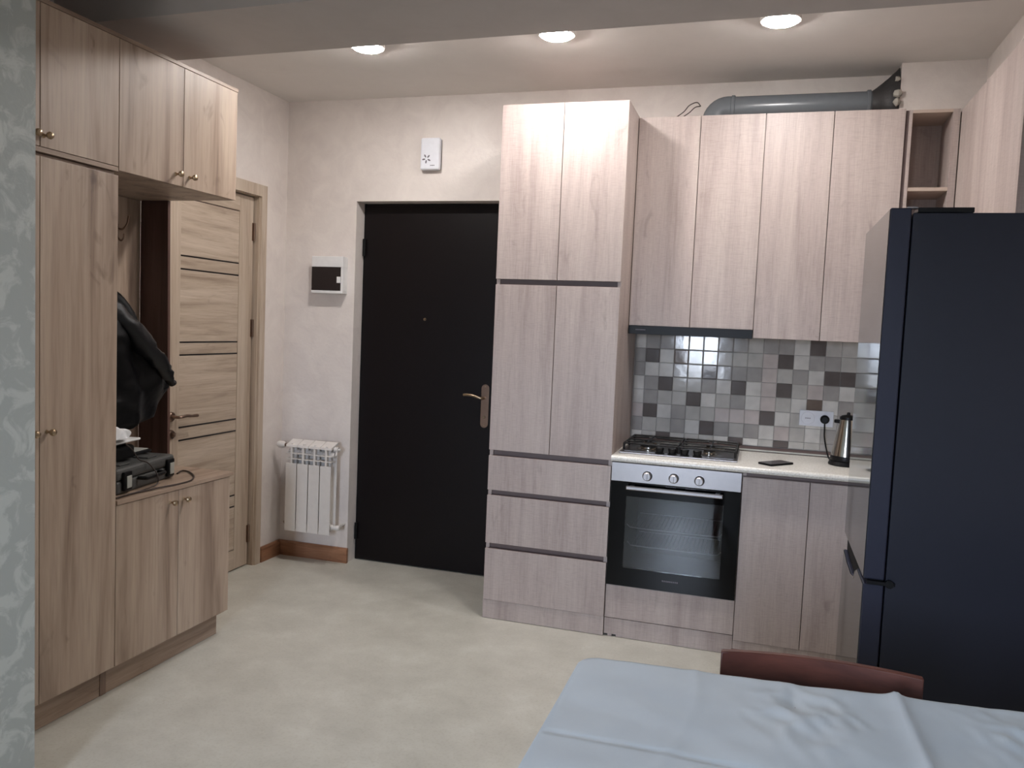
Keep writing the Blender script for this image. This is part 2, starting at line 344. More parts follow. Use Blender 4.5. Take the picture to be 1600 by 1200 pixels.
for z0, z1 in ((1.666, 1.691), (0.824, 0.851), (0.626, 0.651), (0.357, 0.384)):
    c = MB(); c.box(TX0+0.019, TX2-0.019, YT+DT+0.008, YT+DT+0.012, z0-0.03, z1+0.03); c.box(TX0+0.019, TX2-0.019, YT+0.004, YT+DT+0.008, z0-0.0005, z0+0.002)
    c.build('grip_groove', M['kit_dark'], t)
box('plinth', M['kit'], TX0, TX2-0.001, YT+0.003, YT+0.02, 0.002, 0.0945, t, 0.001)

# ------------------------------------------------------------------ base cabinets + worktop
YC = 3.822; BX1 = -0.061; BX2 = 0.228; BX3 = 0.517
t = thing('oven_cabinet', (-0.36, 4.08, 0), 'oven housing unit with pale oak drawer front below the oven', 'cabinet')
b = MB(); b.box(-0.659, -0.645, YC+0.02, YB-0.03, 0.09, 0.850); b.box(BX1-0.014, BX1-0.0005, YC+0.02, YB-0.03, 0.09, 0.850); b.box(-0.645, BX1-0.014, YC+0.02, YB-0.03, 0.236, 0.252); b.box(-0.645, BX1-0.014, YC+0.02, YB-0.03, 0.09, 0.106)
b.build('carcass', M['kit'], t)
kdoor('drawer', -0.659, BX1, 0.094, 0.254, YC, t)
pk = MB().box(-0.658, -0.60, YC+0.004, YC+0.02, 0.012, 0.090).box(-0.60, BX1-0.001, YC+0.004, YC+0.02, 0.002, 0.090).box(-0.64, -0.62, YC+0.005, YC+0.019, 0.0015, 0.012)
pk.build('plinth', M['kit'], t)
t = thing('base_cabinet', (0.2, 4.08, 0), 'pale oak base cabinet right of the oven, under the phone', 'cabinet')
b = MB().box(BX1+0.0005, BX1+0.016, YC+DT+0.001, YB-0.03, 0.09, 0.850).box(1.05, 1.066, YC+DT+0.001, YB-0.03, 0.09, 0.850).box(BX1+0.016, 1.05, YC+DT+0.001, YB-0.03, 0.09, 0.106).box(BX1+0.016, 1.05, YB-0.04, YB-0.03, 0.106, 0.85).box(BX1+0.016, 1.05, YC+0.05, YC+0.07, 0.80, 0.850)
b.build('carcass', M['kit'], t)
kdoor('door', BX1, BX2, 0.070, 0.829, YC, t); kdoor('door', BX2, BX3, 0.070, 0.829, YC, t); kdoor('door', BX3, 1.066, 0.070, 0.829, YC, t)
MB().box(BX1+0.001, 1.066, YC+0.022, YC+0.03, 0.79, 0.851).box(BX1+0.001, 1.066, YC+0.004, YC+0.022, 0.8295, 0.832).build('grip_groove', M['kit_dark'], t)
box('plinth', M['kit'], BX1+0.001, 1.066, YC+0.002, YC+0.018, 0.002, 0.0685, t)
ZW = 0.880
prof = [(YB-0.001, 0.8525), (3.796, 0.8525), (3.790, 0.856), (3.788, 0.864), (3.790, 0.873), (3.797, 0.879), (3.805, ZW), (YB-0.001, ZW)]
tag(MB().prism(prof, -0.659, XR-0.002, 'x').build('worktop', M['worktop'], smooth=True, angle=50), 'cream speckled kitchen worktop holding the hob and kettle', 'worktop')
tr = thing('worktop_trim', (0.2, 4.35, ZW), 'dark brown sealing strip between worktop and wall tiles', 'trim')
MB().prism([(YB-0.010, ZW+0.0005), (YB-0.034, ZW+0.0005), (YB-0.030, ZW+0.010), (YB-0.018, ZW+0.020), (YB-0.012, ZW+0.024)], -0.655, XR-0.005, 'x').build('strip', M['caulk'], tr)
MB().prism([(YB-0.0345, ZW+0.0045), (YB-0.0365, ZW+0.0045), (YB-0.0325, ZW+0.0115), (YB-0.0305, ZW+0.0115)], -0.655, XR-0.005, 'x').build('ridge', M['latch'], tr)

# ------------------------------------------------------------------ tiles
t = thing('tile_backsplash', (0.2, YB-0.001, 0.88), 'grey and taupe square wall tiles behind the hob', 'tiles')
box('grout_bed', M['grout'], -0.657, XR-0.002, YB-0.0065, YB-0.001, ZW+0.001, 1.50, t)
rows = ["LMMggLMMgMMLDggMgLMg", "MDLBgggggPDLMMgLgMLg", "MLLMgDMMMPgMLDDgMLgM", "LMDggMLDLPDgPMLgMgLg", "LMggDLgMLPgLBLMgLMgg", "PDLMggPPPDLgLgMgMgLM", "MggMLDMgMLPgLMgMgLgM", "LgDgggLDLgDggMgLgMgL"]
px, pz = 0.0742, 0.0728
tmesh = {}
def tile_mesh(wd, ht):
    key = (round(wd, 4), round(ht, 4))
    if key not in tmesh:
        a, c = wd/2-0.0009, ht/2-0.0009; e = 0.0035
        vs = [(-a, 0.006, -c), (a, 0.006, -c), (a, 0.006, c), (-a, 0.006, c), (-a, 0.0015, -c), (a, 0.0015, -c), (a, 0.0015, c), (-a, 0.0015, c),
              (-a+e, 0, -c+e), (a-e, 0, -c+e), (a-e, 0, c-e), (-a+e, 0, c-e)]
        fs = [(0, 3, 2, 1), (0, 1, 5, 4), (1, 2, 6, 5), (2, 3, 7, 6), (3, 0, 4, 7), (4, 5, 9, 8), (5, 6, 10, 9), (6, 7, 11, 10), (7, 4, 8, 11), (8, 9, 10, 11)]
        me = bpy.data.meshes.new('tile'); me.from_pydata(vs, [], fs); me.materials.append(TM['g']); tmesh[key] = me
    return tmesh[key]
for r, row in enumerate(rows):
    z1 = 1.380 + pz - pz*r; z0 = z1-pz
    if r == 0: z1 = 1.4975
    z0 = max(z0, ZW+0.026)
    for c in range(22):
        ch = row[c % len(row)]
        x0 = -0.600-px+px*c; x1 = x0+px
        x0 = max(x0, -0.655); x1 = min(x1, XR-0.004)
        if x1-x0 < 0.01: continue
        o = bpy.data.objects.new('tile', tile_mesh(x1-x0, z1-z0)); COL.objects.link(o); o.parent = t
        o.location = Vector(((x0+x1)/2, YB-0.0125, (z0+z1)/2))-ORG[t.name]
        o.rotation_euler = (random.uniform(-1, 1)*0.006, 0, random.uniform(-1, 1)*0.006)
        o.material_slots[0].link = 'OBJECT'; o.material_slots[0].material = TM[ch]

# ------------------------------------------------------------------ wall cabinets
YU = 4.10; UZ1 = 2.514
UX = [-0.659, -0.360, -0.060, 0.241, 0.542]
def upper(x0, xm, x1, z0, zb, label):
    t = thing('wall_cabinet', ((x0+x1)/2, YB, zb), label, 'cabinet', 'wall cabinets above the worktop')
    b = MB().box(x0, x0+0.016, YU+DT+0.001, YB-0.002, zb, UZ1-0.001).box(x1-0.017, x1-0.001, YU+DT+0.001, YB-0.002, zb, UZ1-0.001)
    b.box(x0+0.016, x1-0.017, YU+DT+0.001, YB-0.002, UZ1-0.017, UZ1-0.001).box(x0+0.016, x1-0.017, YU+DT+0.001, YB-0.002, zb, zb+0.016).box(x0+0.016, x1-0.017, YB-0.010, YB-0.002, zb+0.016, UZ1-0.017)
    b.build('carcass', M['kit'], t)
    kdoor('door', x0, xm, z0, UZ1, YU, t); kdoor('door', xm, x1, z0, UZ1, YU, t)
upper(UX[0], UX[1], UX[2], 1.4955, 1.5005, 'pale oak wall cabinet above the black cooker hood')
upper(UX[2], UX[3], UX[4], 1.457, 1.4985, 'pale oak wall cabinet between the hood and the open shelf')
# cooker hood
t = thing('cooker_hood', (-0.36, 4.2, 1.452), 'slim black pull-out cooker hood under the wall cabinet', 'hood')
box('hood_front', M['black'], -0.657, -0.062, 4.092, 4.110, 1.453, 1.4945, t, 0.001)
box('hood_body', M['blackmatte'], -0.650, -0.070, 4.111, YB-0.02, 1.458, 1.497, t)
fi = MB()
for i in range(12): fi.box(-0.62+i*0.043, -0.62+i*0.043+0.03, 4.14, 4.31, 1.4555, 1.4575)
tag(fi.build('filter', M['steel'], t), kind='stuff')
mk = MB()
for i in range(7): mk.box(-0.622+i*0.0072, -0.622+i*0.0072+0.0048, 4.0914, 4.0925, 1.4725, 1.4775)
lab(mk.build('maker_mark', M['greyprint'], t), 'tiny grey lettering at the left of the hood front')
# open shelf
t = thing('open_shelf', (0.66, YB, 1.5), 'narrow open corner shelf right of the wall cabinets', 'shelf')
sx0, sx1 = 0.556, 0.763
box('side_panel', M['kit'], sx0, sx0+0.014, YU+0.004, YB-0.002, 1.50, 2.508, t, 0.0008)
box('side_panel', M['kit'], sx1-0.030, sx1, YU+0.004, YB-0.002, 1.50, 2.508, t, 0.0008)
box('top_panel', M['kit_edge'], sx0+0.0142, sx1-0.0302, YU+0.004, YB-0.002, 2.494, 2.508, t)
box('back_panel', M['kit'], sx0+0.0142, sx1-0.0302, YB-0.010, YB-0.003, 1.514, 2.4935, t)
for z in (2.157, 1.83): box('shelf_board', M['kit_edge'], sx0+0.0142, sx1-0.0302, YU+0.006, YB-0.0105, z-0.008, z+0.008, t, 0.0005)
box('bottom_panel', M['kit'], sx0+0.0142, sx1-0.0302, YU+0.004, YB-0.0105, 1.50, 1.5138, t)
# filler
tag(box('filler_strip', M['kit_dark'], 0.5435, 0.5545, YU+0.012, YB-0.003, 1.50, 2.508), 'dark narrow filler strip between last wall cabinet door and open shelf', 'panel')
# right wall cabinet, faces left
t = thing('wall_cabinet', (0.92, 3.6, 1.5), 'pale oak cabinet on the right wall above the refrigerator', 'cabinet')
box('carcass', M['kit'], 0.785, XR-0.002, 3.125, 4.095, 1.90, 2.498, t)
box('door', M['kit'], 0.766, 0.784, 3.12, 4.098, 1.89, 2.502, t, 0.001)

# ------------------------------------------------------------------ exhaust duct
t = thing('exhaust_duct', (0.1, 4.24, 2.515), 'grey plastic exhaust pipe lying on top of the wall cabinets', 'duct')
yp = 4.235; zc = 2.576; rp = 0.057
pts = [(-0.31+0.062*(1-math.cos(a)), yp, zc-0.062+0.062*math.sin(a)) for a in [i*PI/2/8 for i in range(9)]]
MB().tube([(-0.31, yp, 2.5155)]+[p for p in pts if p[2] > 2.518]+[(-0.215, yp, zc)], rp*1.04, 24).build('elbow', M['duct'], t, smooth=True)
MB().tube([(-0.218, yp, zc), (0.405, yp, zc)], rp, 28).build('pipe', M['duct'], t, smooth=True)
for x in (-0.222, 0.392): MB().tube([(x-0.010, yp, zc), (x-0.007, yp, zc), (x+0.007, yp, zc), (x+0.010, yp, zc)], 0, 28, [rp*1.05, rp*1.11, rp*1.11, rp*1.05]).build('collar', M['duct'], t, smooth=True)
rings = []
for i in range(9):
    f = i/8; x = 0.405+0.112*f; ring = []
    for j in range(20):
        a = 2*PI*j/20; r = rp*(1.02+0.25*f); zz = zc+r*math.sin(a); yy = yp+min(r, 0.062+0.05*f)*math.cos(a)*0.98
        if math.sin(a) > 0: zz += (ZC-0.004-zc-r)*(f**1.3)*math.sin(a)**2
        nn = noise.noise(Vector((x*30, yy*30, zz*30)))*0.008*min(1, f*3)
        ring.append((x, min(yy+nn, YB-0.004), min(max(zz+nn, 2.5165), ZC-0.003)))
    rings.append(ring)
MB().ring_loft(rings).build('rubber_boot', M['rubber'], t, smooth=True)
fb = MB()
for (x, y, z, r) in ((0.512, 4.166, 2.60, 0.020), (0.510, 4.164, 2.56, 0.018), (0.508, 4.165, 2.665, 0.013)):
    pr = [(0.001, -r), (r*0.8, -r*0.6), (r, 0), (r*0.7, r*0.7), (0.001, r)]
    fb.lathe((x-0.004, y-0.003, z), pr, n=9)
for i, v in enumerate(fb.v): fb.v[i] = v+Vector((noise.noise(v*80), noise.noise(v*80+Vector((5, 5, 5))), noise.noise(v*80+Vector((9, 1, 3)))))*0.006
fb.build('foam_lump', M['foam'], t, smooth=True)
wr = thing('loose_wire', (-0.42, 4.2, 2.515), 'thin looped wire on top of the cabinets beside the pipe elbow', 'wire')
def spline(pts, k=6):
    P = [Vector(p) for p in pts]; P = [P[0]*2-P[1]]+P+[P[-1]*2-P[-2]]; out = []
    for i in range(1, len(P)-2):
        for j in range(k):
            u = j/k; a, b_, c, d = P[i-1], P[i], P[i+1], P[i+2]
            out.append(0.5*((2*b_)+(-a+c)*u+(2*a-5*b_+4*c-d)*u*u+(-a+3*b_-3*c+d)*u**3))
    out.append(P[-2]); return out
MB().tube(spline([(-0.50, 4.16, 2.517), (-0.455, 4.18, 2.555), (-0.43, 4.19, 2.588), (-0.395, 4.2, 2.604), (-0.375, 4.2, 2.585)]), 0.0025, 6).build('wire', M['cable'], wr, smooth=True)
MB().tube(spline([(-0.47, 4.16, 2.517), (-0.43, 4.17, 2.545), (-0.40, 4.17, 2.572), (-0.375, 4.18, 2.58)]), 0.0025, 6).build('wire', M['cable'], wr, smooth=True)

# ------------------------------------------------------------------ oven
t = thing('oven', (-0.36, 4.08, 0.256), 'built-in black glass oven with steel control panel and three knobs', 'oven')
OX0, OX1 = -0.657, -0.064; YO = 3.812
box('control_panel', M['steel'], OX0, OX1, YO, YO+0.024, 0.758, 0.846, t, 0.001)
# door with window opening
wxa, wxb, wza, wzb = -0.583, -0.135, 0.345, 0.690
d = MB().box(OX0, wxa, YO, YO+0.024, 0.258, 0.755).box(wxb, OX1, YO, YO+0.024, 0.258, 0.755).box(wxa, wxb, YO, YO+0.024, 0.258, wza).box(wxa, wxb, YO, YO+0.024, wzb, 0.755)
od = d.build('oven_door', M['glass_black'], t)
gm, gt, gb = nt('oven_window_glass'); gb.inputs['Base Color'].default_value = (0.42, 0.45, 0.46, 1); gb.inputs['Roughness'].default_value = 0.03; gb.inputs['Transmission Weight'].default_value = 1.0; gb.inputs['IOR'].default_value = 1.5
nz_ = N(gt, 'ShaderNodeTexNoise'); nz_.inputs['Scale'].default_value = 3; mr_ = N(gt, 'ShaderNodeMapRange'); mr_.inputs[3].default_value = 0.02; mr_.inputs[4].default_value = 0.05; gt.links.new(nz_.outputs[0], mr_.inputs[0]); gt.links.new(mr_.outputs[0], gb.inputs['Roughness'])
box('oven_window', gm, wxa+0.0005, wxb-0.0005, YO+0.002, YO+0.006, wza+0.0005, wzb-0.0005, od)
cv = MB().box(wxa, wxb, 4.25, 4.26, wza-0.03, wzb+0.03).box(wxa-0.02, wxa, YO+0.026, 4.26, wza-0.03, wzb+0.03).box(wxb, wxb+0.02, YO+0.026, 4.26, wza-0.03, wzb+0.03).box(wxa, wxb, YO+0.026, 4.25, wza-0.04, wza-0.03).box(wxa, wxb, YO+0.026, 4.25, wzb+0.03, wzb+0.04)
cv.build('cavity', M['oven_in'], t)
rk = MB()
rk.tube([(wxa+0.004, 3.86, 0.546), (wxa+0.02, 3.86, 0.532), (wxb-0.02, 3.86, 0.532), (wxb-0.004, 3.86, 0.546)], 0.0028, 8)
rk.tube([(wxa+0.02, 4.2, 0.532), (wxb-0.02, 4.2, 0.532)], 0.0025, 8)
for i in range(22):
    x = wxa+0.025+i*0.019; rk.tube([(x, 3.86, 0.533), (x, 4.2, 0.533)], 0.0008, 5)
rk.build('oven_rack', M['steel'], t, smooth=True)
rk = MB(); rk.tube([(wxa+0.004, 3.90, 0.452), (wxa+0.02, 3.90, 0.435), (wxb-0.02, 3.90, 0.435), (wxb-0.004, 3.90, 0.452)], 0.0035, 8)
rk.tube([(wxa+0.02, 4.2, 0.435), (wxb-0.02, 4.2, 0.435)], 0.0025, 8)
for i in range(22):
    x = wxa+0.025+i*0.019; rk.tube([(x, 3.90, 0.436), (x, 4.2, 0.436)], 0.0008, 5)
rk.build('oven_rack', M['steel'], t, smooth=True)
h = MB().box(-0.580, -0.140, 3.766, 3.782, 0.728, 0.746); hh = h.build('oven_handle', M['steel'], t, 0.004)
h = MB().box(-0.565, -0.545, 3.782, YO+0.001, 0.731, 0.743).box(-0.175, -0.155, 3.782, YO+0.001, 0.731, 0.743); h.build('handle_mount', M['steel'], hh)
for x in (-0.488, -0.366, -0.250):
    k = MB().lathe((x, 0, 0.7935), [(0.001, 3.784), (0.016, 3.784), (0.019, 3.787), (0.020, 3.80), (0.023, 3.806), (0.023, YO-0.0005), (0.001, YO-0.0005)], n=28, axis='y').build('oven_knob', M['steel'], t, smooth=True)
    MB().box(x-0.003, x+0.003, 3.780, 3.785, 0.778, 0.809).build('grip_bar', M['steel'], k, 0.001)
mk = MB()
for i in range(9): mk.box(-0.395+i*0.0085, -0.395+i*0.0085+0.006, YO-0.0006, YO+0.0004, 0.302, 0.309)
lab(mk.build('maker_mark', M['greyprint'], t), 'small grey lettering low on the oven door')
mk = MB()
for cx in (-0.40, -0.31):
    for i in range(6): mk.box(cx+i*0.008, cx+i*0.008+0.005, YO-0.0006, YO+0.0004, 0.7495, 0.7525)
lab(mk.build('scale_print', M['greyprint'], t), 'fine grey print along the top of the door')

# ------------------------------------------------------------------ hob
t = thing('gas_hob', (-0.365, 4.13, ZW), 'steel four burner gas hob with black grates on the worktop', 'hob')
hx0, hx1, hy0, hy1 = -0.640, -0.090, 3.885, 4.315
hz = ZW+0.001
MB().box(hx0, hx1, hy0, hy1, hz, hz+0.008).build('hob_plate', M['steel'], t, 0.003)
MB().box(hx0+0.02, hx1-0.02, hy0+0.035, hy1-0.02, hz+0.0082, hz+0.0095).build('burner_tray', plain('satin_hob_tray', (120, 118, 118), 0.35, 0.9), t)
for (x, y, r) in ((-0.53, 4.21, 0.036), (-0.215, 4.21, 0.044), (-0.515, 4.03, 0.044), (-0.225, 4.03, 0.030)):
    bb = MB().lathe((x, y, 0), [(r*1.35, hz+0.0096), (r*1.35, hz+0.012), (r, hz+0.016), (r, hz+0.022), (0.001, hz+0.022)], n=24).build('burner', M['steel2'], t, smooth=True)
    MB().lathe((x, y, 0), [(r*0.92, hz+0.0222), (r*0.95, hz+0.028), (r*0.8, hz+0.031), (0.001, hz+0.031)], n=24).build('burner_cap', M['iron'], bb, smooth=True)
for (xa, xb, cxb) in ((-0.628, -0.372, -0.522), (-0.358, -0.102, -0.220)):
    gr = MB(); zt = hz+0.040; q = 0.0045
    ya, yb = hy0+0.075, hy1-0.015
    def bar(p, r_=q): gr.tube(p, r_, 6)
    bar([(xa, ya, zt), (xb, ya, zt)]); bar([(xa, yb, zt), (xb, yb, zt)]); bar([(xa, ya, zt), (xa, yb, zt)]); bar([(xb, ya, zt), (xb, yb, zt)]); bar([(xa, 4.12, zt), (xb, 4.12, zt)])
    for y in (4.03, 4.21):
        bar([(xa, y, zt), (cxb-0.02, y, zt+0.004)]); bar([(xb, y, zt), (cxb+0.02, y, zt+0.004)])
    for (y0, y1) in ((ya, 4.012), (4.12, 4.05), (4.12, 4.19), (yb, 4.23)): bar([(cxb, y0, zt), (cxb, y1, zt+0.004)])
    for x in (xa, xb):
        for y in (ya, yb, 4.12): gr.tube([(x, y, zt), (x, y, hz+0.0096)], 0.006, 8)
    gr.build('pan_grate', M['iron'], t, smooth=True)
for x in (-0.449, -0.390, -0.332, -0.273):
    MB().lathe((x, 3.911, 0), [(0.0215, hz+0.0085), (0.0225, hz+0.011), (0.016, hz+0.014), (0.021, hz+0.036), (0.018, hz+0.039), (0.001, hz+0.039)], n=20).build('hob_knob', M['black'], t, smooth=True)

# ------------------------------------------------------------------ things on the worktop
def quad_prism(c, z0, z1): return MB().prism(c, z0, z1, 'z')
# phone : oriented rectangle
t = thing('smartphone', (0.08, 3.95, ZW), 'dark smartphone lying face up on the worktop right of the hob', 'phone')
a = math.radians(-40); cx, cy = 0.080, 3.955; u = Vector((math.cos(a), math.sin(a))); v_ = Vector((-u.y, u.x))
def rr(hw, hh_, r, n=4):
    out = []
    for sx, sy, a0 in ((1, 1, 0), (-1, 1, PI/2), (-1, -1, PI), (1, -1, 3*PI/2)):
        for i in range(n+1):
            an = a0+PI/2*i/n; out.append((sx*(hw-r)+r*math.cos(an), sy*(hh_-r)+r*math.sin(an)))
    return out
pp = [(cx+u.x*p[0]+v_.x*p[1], cy+u.y*p[0]+v_.y*p[1]) for p in rr(0.040, 0.080, 0.010)]
quad_prism(pp, ZW+0.0006, ZW+0.009).build('phone_body', M['blackmatte'], t, 0.0015)
pp = [(cx+u.x*p[0]+v_.x*p[1], cy+u.y*p[0]+v_.y*p[1]) for p in rr(0.037, 0.077, 0.008)]
quad_prism(pp, ZW+0.0091, ZW+0.0096).build('screen', M['smoke'], t)
# kettle
KX, KY = 0.392, 4.11
t = thing('electric_kettle', (KX, KY, ZW), 'tall conical steel electric kettle with black base beside the refrigerator', 'kettle')
MB().lathe((KX, KY, 0), [(0.074, ZW+0.001), (0.076, ZW+0.006), (0.070, ZW+0.020), (0.050, ZW+0.022), (0.001, ZW+0.022)], n=36).build('base', M['black'], t, smooth=True)
MB().lathe((KX, KY, 0), [(0.001, ZW+0.0225), (0.066, ZW+0.0225), (0.0675, ZW+0.03), (0.067, ZW+0.045), (0.066, ZW+0.0455), (0.001, ZW+0.0455)], n=36).build('foot_ring', M['black'], t, smooth=True)
MB().lathe((KX, KY, 0), [(0.001, ZW+0.046), (0.066, ZW+0.046), (0.064, ZW+0.06), (0.056, ZW+0.11), (0.047, ZW+0.16), (0.040, ZW+0.205), (0.038, ZW+0.215), (0.001, ZW+0.216)], n=40).build('body', M['steel2'], t, smooth=True)
MB().lathe((KX, KY, 0), [(0.001, ZW+0.2165), (0.038, ZW+0.2165), (0.037, ZW+0.226), (0.028, ZW+0.234), (0.008, ZW+0.238), (0.007, ZW+0.248), (0.001, ZW+0.25)], n=32).build('lid', M['black'], t, smooth=True)
MB().prism([(KX-0.038, KY-0.012), (KX-0.062, KY), (KX-0.038, KY+0.012)], ZW+0.196, ZW+0.214, 'z').build('spout', M['black'], t, 0.003)
MB().tube(spline([(KX+0.04, KY, ZW+0.21), (KX+0.085, KY, ZW+0.215), (KX+0.10, KY, ZW+0.17), (KX+0.095, KY, ZW+0.09), (KX+0.066, KY, ZW+0.055)]), 0.010, 10).build('handle', M['black'], t, smooth=True)
# socket
t = thing('wall_socket', (0.27, YB-0.013, 1.07), 'white double wall socket on the tiles, black plug in its right half', 'socket')
box('frame', M['whiteblue'], 0.186, 0.346, YB-0.021, YB-0.0128, 1.030, 1.108, t, 0.0025)
MB().lathe((0.226, 0, 1.069), [(0.001, YB-0.0225), (0.030, YB-0.0225), (0.032, YB-0.021)], n=28, axis='y').build('socket_insert', M['whiteblue'], t, smooth=True)
MB().box(0.214, 0.219, YB-0.0235, YB-0.0222, 1.067, 1.071).box(0.233, 0.238, YB-0.0235, YB-0.0222, 1.067, 1.071).box(0.221, 0.231, YB-0.0235, YB-0.0222, 1.0675, 1.0705).build('contact_slot', M['greyprint'], t)
tp = thing('plug', (0.305, YB-0.03, 1.07), 'round black plug with cord hanging down to the kettle', 'plug')
MB().lathe((0.305, 0, 1.068), [(0.001, YB-0.048), (0.014, YB-0.048), (0.021, YB-0.040), (0.022, YB-0.0235), (0.001, YB-0.0235)], n=24, axis='y').build('plug_head', M['black'], tp, smooth=True)
MB().tube(spline([(0.305, YB-0.040, 1.05), (0.306, YB-0.042, 1.02), (0.308, YB-0.045, 0.98), (0.318, YB-0.06, 0.93), (0.328, YB-0.09, 0.893), (0.335, YB-0.14, ZW+0.0045), (0.345, YB-0.18, ZW+0.0045)]), 0.0035, 8).build('cord', M['black'], tp, smooth=True)

# ------------------------------------------------------------------ refrigerator
t = thing('refrigerator', (0.64, 2.86, 0), 'tall dark two door refrigerator, side panel facing the table', 'refrigerator')
FX0, FXD, FX1, FY0, FY1 = 0.315, 0.372, 0.965, 2.56, 3.15
box('cabinet_body', M['fr_side'], FXD+0.004, FX1, FY0+0.001, FY1-0.001, 0.03, 1.831, t, 0.003)
for (x, y) in ((0.42, 2.62), (0.42, 3.09), (0.92, 2.62), (0.92, 3.09)): MB().cyl((x, y, 0.001), (x, y, 0.03), 0.02).build('foot', M['black'], t, smooth=True)
def rdoor(name, poly_yz):
    o = MB().prism(poly_yz, FX0+0.0015, FXD, 'x').build(name, M['fr_door'], t, 0.004)
    return o
zt = 0.760
up = rdoor('upper_door', [(FY0, zt+0.012), (FY1, zt+0.012), (FY1, 1.845), (FY0, 1.845)])
low = [(FY0, 0.05), (FY1, 0.05), (FY1, 0.712), (3.02, 0.700), (2.88, 0.698), (2.79, 0.712), (2.755, 0.745), (2.72, zt-0.002), (FY0, zt-0.002)]
lo = rdoor('lower_door', low)
MB().prism([(FY0+0.004, zt+0.016), (FY1-0.004, zt+0.016), (FY1-0.004, 1.841), (FY0+0.004, 1.841)], FX0, FX0+0.0012, 'x').build('glossy_front', M['fr_front'], up)
MB().prism([(FY0+0.004, 0.055), (FY1-0.004, 0.055)]+[(min(max(y, FY0+0.004), FY1-0.004), z-0.004) for y, z in low[2:]], FX0, FX0+0.0012, 'x').build('glossy_front', M['fr_front'], lo)
MB().prism([(FY1-0.006, 0.716), (3.02, 0.704), (2.88, 0.702), (2.795, 0.716), (2.765, 0.745), (2.735, zt-0.0005), (FY0+0.02, zt+0.001), (FY0+0.02, zt+0.010), (FY1-0.006, zt+0.010)], FX0+0.012, FXD, 'x').build('grip_recess', M['blackmatte'], t)
tp_ = MB()
for (p, q_) in (((FY1-0.004, 0.712), (3.02, 0.700)), ((3.02, 0.700), (2.88, 0.698)), ((2.88, 0.698), (2.79, 0.712)), ((2.79, 0.712), (2.755, 0.745))):
    tp_.prism([(p[0], p[1]-0.006), (q_[0], q_[1]-0.006), (q_[0], q_[1]-0.001), (p[0], p[1]-0.001)], FX0-0.0008, FX0-0.0002, 'x')
lab(tp_.build('grip_trim', M['steel2'], lo), 'thin bright edge of the grip')
MB().box(FX0+0.01, 0.400, FY0-0.010, FY0-0.001, 0.759, 0.770).cyl((0.385, FY0-0.013, 0.765), (0.385, FY0-0.001, 0.765), 0.012, n=16).build('middle_hinge', M['black'], t, 0.001)
MB().box(0.388, 0.530, FY0+0.001, FY0+0.07, 1.832, 1.846).build('top_hinge_cover', M['black'], t, 0.002)
MB().box(0.36, 0.388, FY0+0.01, FY0+0.04, 1.8455, 1.849).build('hinge_plate', M['steel'], t)

# ------------------------------------------------------------------ entry door
t = thing('door_1', (-1.87, 4.45, 0), 'black brown entry door with peephole and brass lever handle', 'door', kind='structure')
DY = 4.450
box('leaf', M['black_leaf'], -2.318, -1.362, DY, DY+0.04, 0.006, 2.150, t, 0.002)
MB().box(-2.331, -2.320, DY+0.01, YB+0.138, 0.001, 2.154).box(-1.3605, -1.3595+0.0, DY+0.01, YB+0.138, 0.001, 2.154).build('door_frame', M['blackmatte'], t)
box('door_light_stop', M['blackmatte'], -2.331, -1.361, DY+0.045, DY+0.048, 0.001, 2.154, t)  # backing and frame pieces added to stop light leaking round the leaf
for (z0, z1) in ((1.845, 1.945), (0.13, 0.23)):
    hg = MB(); hg.cyl((-2.317, DY-0.010, z0), (-2.317, DY-0.010, z1), 0.010, n=14); hg.build('hinge', M['blackmatte'], t, smooth=True)
MB().lathe((-1.914, 0, 1.483), [(0.001, DY-0.003), (0.004, DY-0.003), (0.0045, DY-0.006), (0.0085, DY-0.006), (0.009, DY-0.0005)], n=18, axis='y').build('peephole', M['brass'], t, smooth=True)
hp = MB(); pl_ = []
for i in range(13): an = PI*i/12; pl_.append((-1.521+0.024*math.cos(an), 1.100+0.024*math.sin(an)))
for i in range(13): an = PI+PI*i/12; pl_.append((-1.521+0.024*math.cos(an), 0.897+0.024*math.sin(an)))
hp.prism(pl_, DY-0.006, DY-0.0005, 'y'); hpo = hp.build('handle_plate', M['bronze'], t, 0.002)
MB().tube(spline([(-1.521, DY-0.006, 1.047), (-1.522, DY-0.042, 1.046), (-1.540, DY-0.052, 1.049), (-1.580, DY-0.053, 1.060), (-1.618, DY-0.052, 1.062), (-1.637, DY-0.050, 1.060)], 5), 0.0075, 12).build('lever', M['brass'], t, smooth=True)
MB().lathe((-1.521, 0, 0.935), [(0.001, DY-0.014), (0.008, DY-0.014), (0.009, DY-0.0062)], n=16, axis='y').build('lock_cylinder', M['steel2'], t, smooth=True)
for z in (1.112, 0.886): MB().lathe((-1.521, 0, z), [(0.001, DY-0.0078), (0.0045, DY-0.0078), (0.005, DY-0.0062)], n=12, axis='y').build('screw', M['brass'], t, smooth=True)

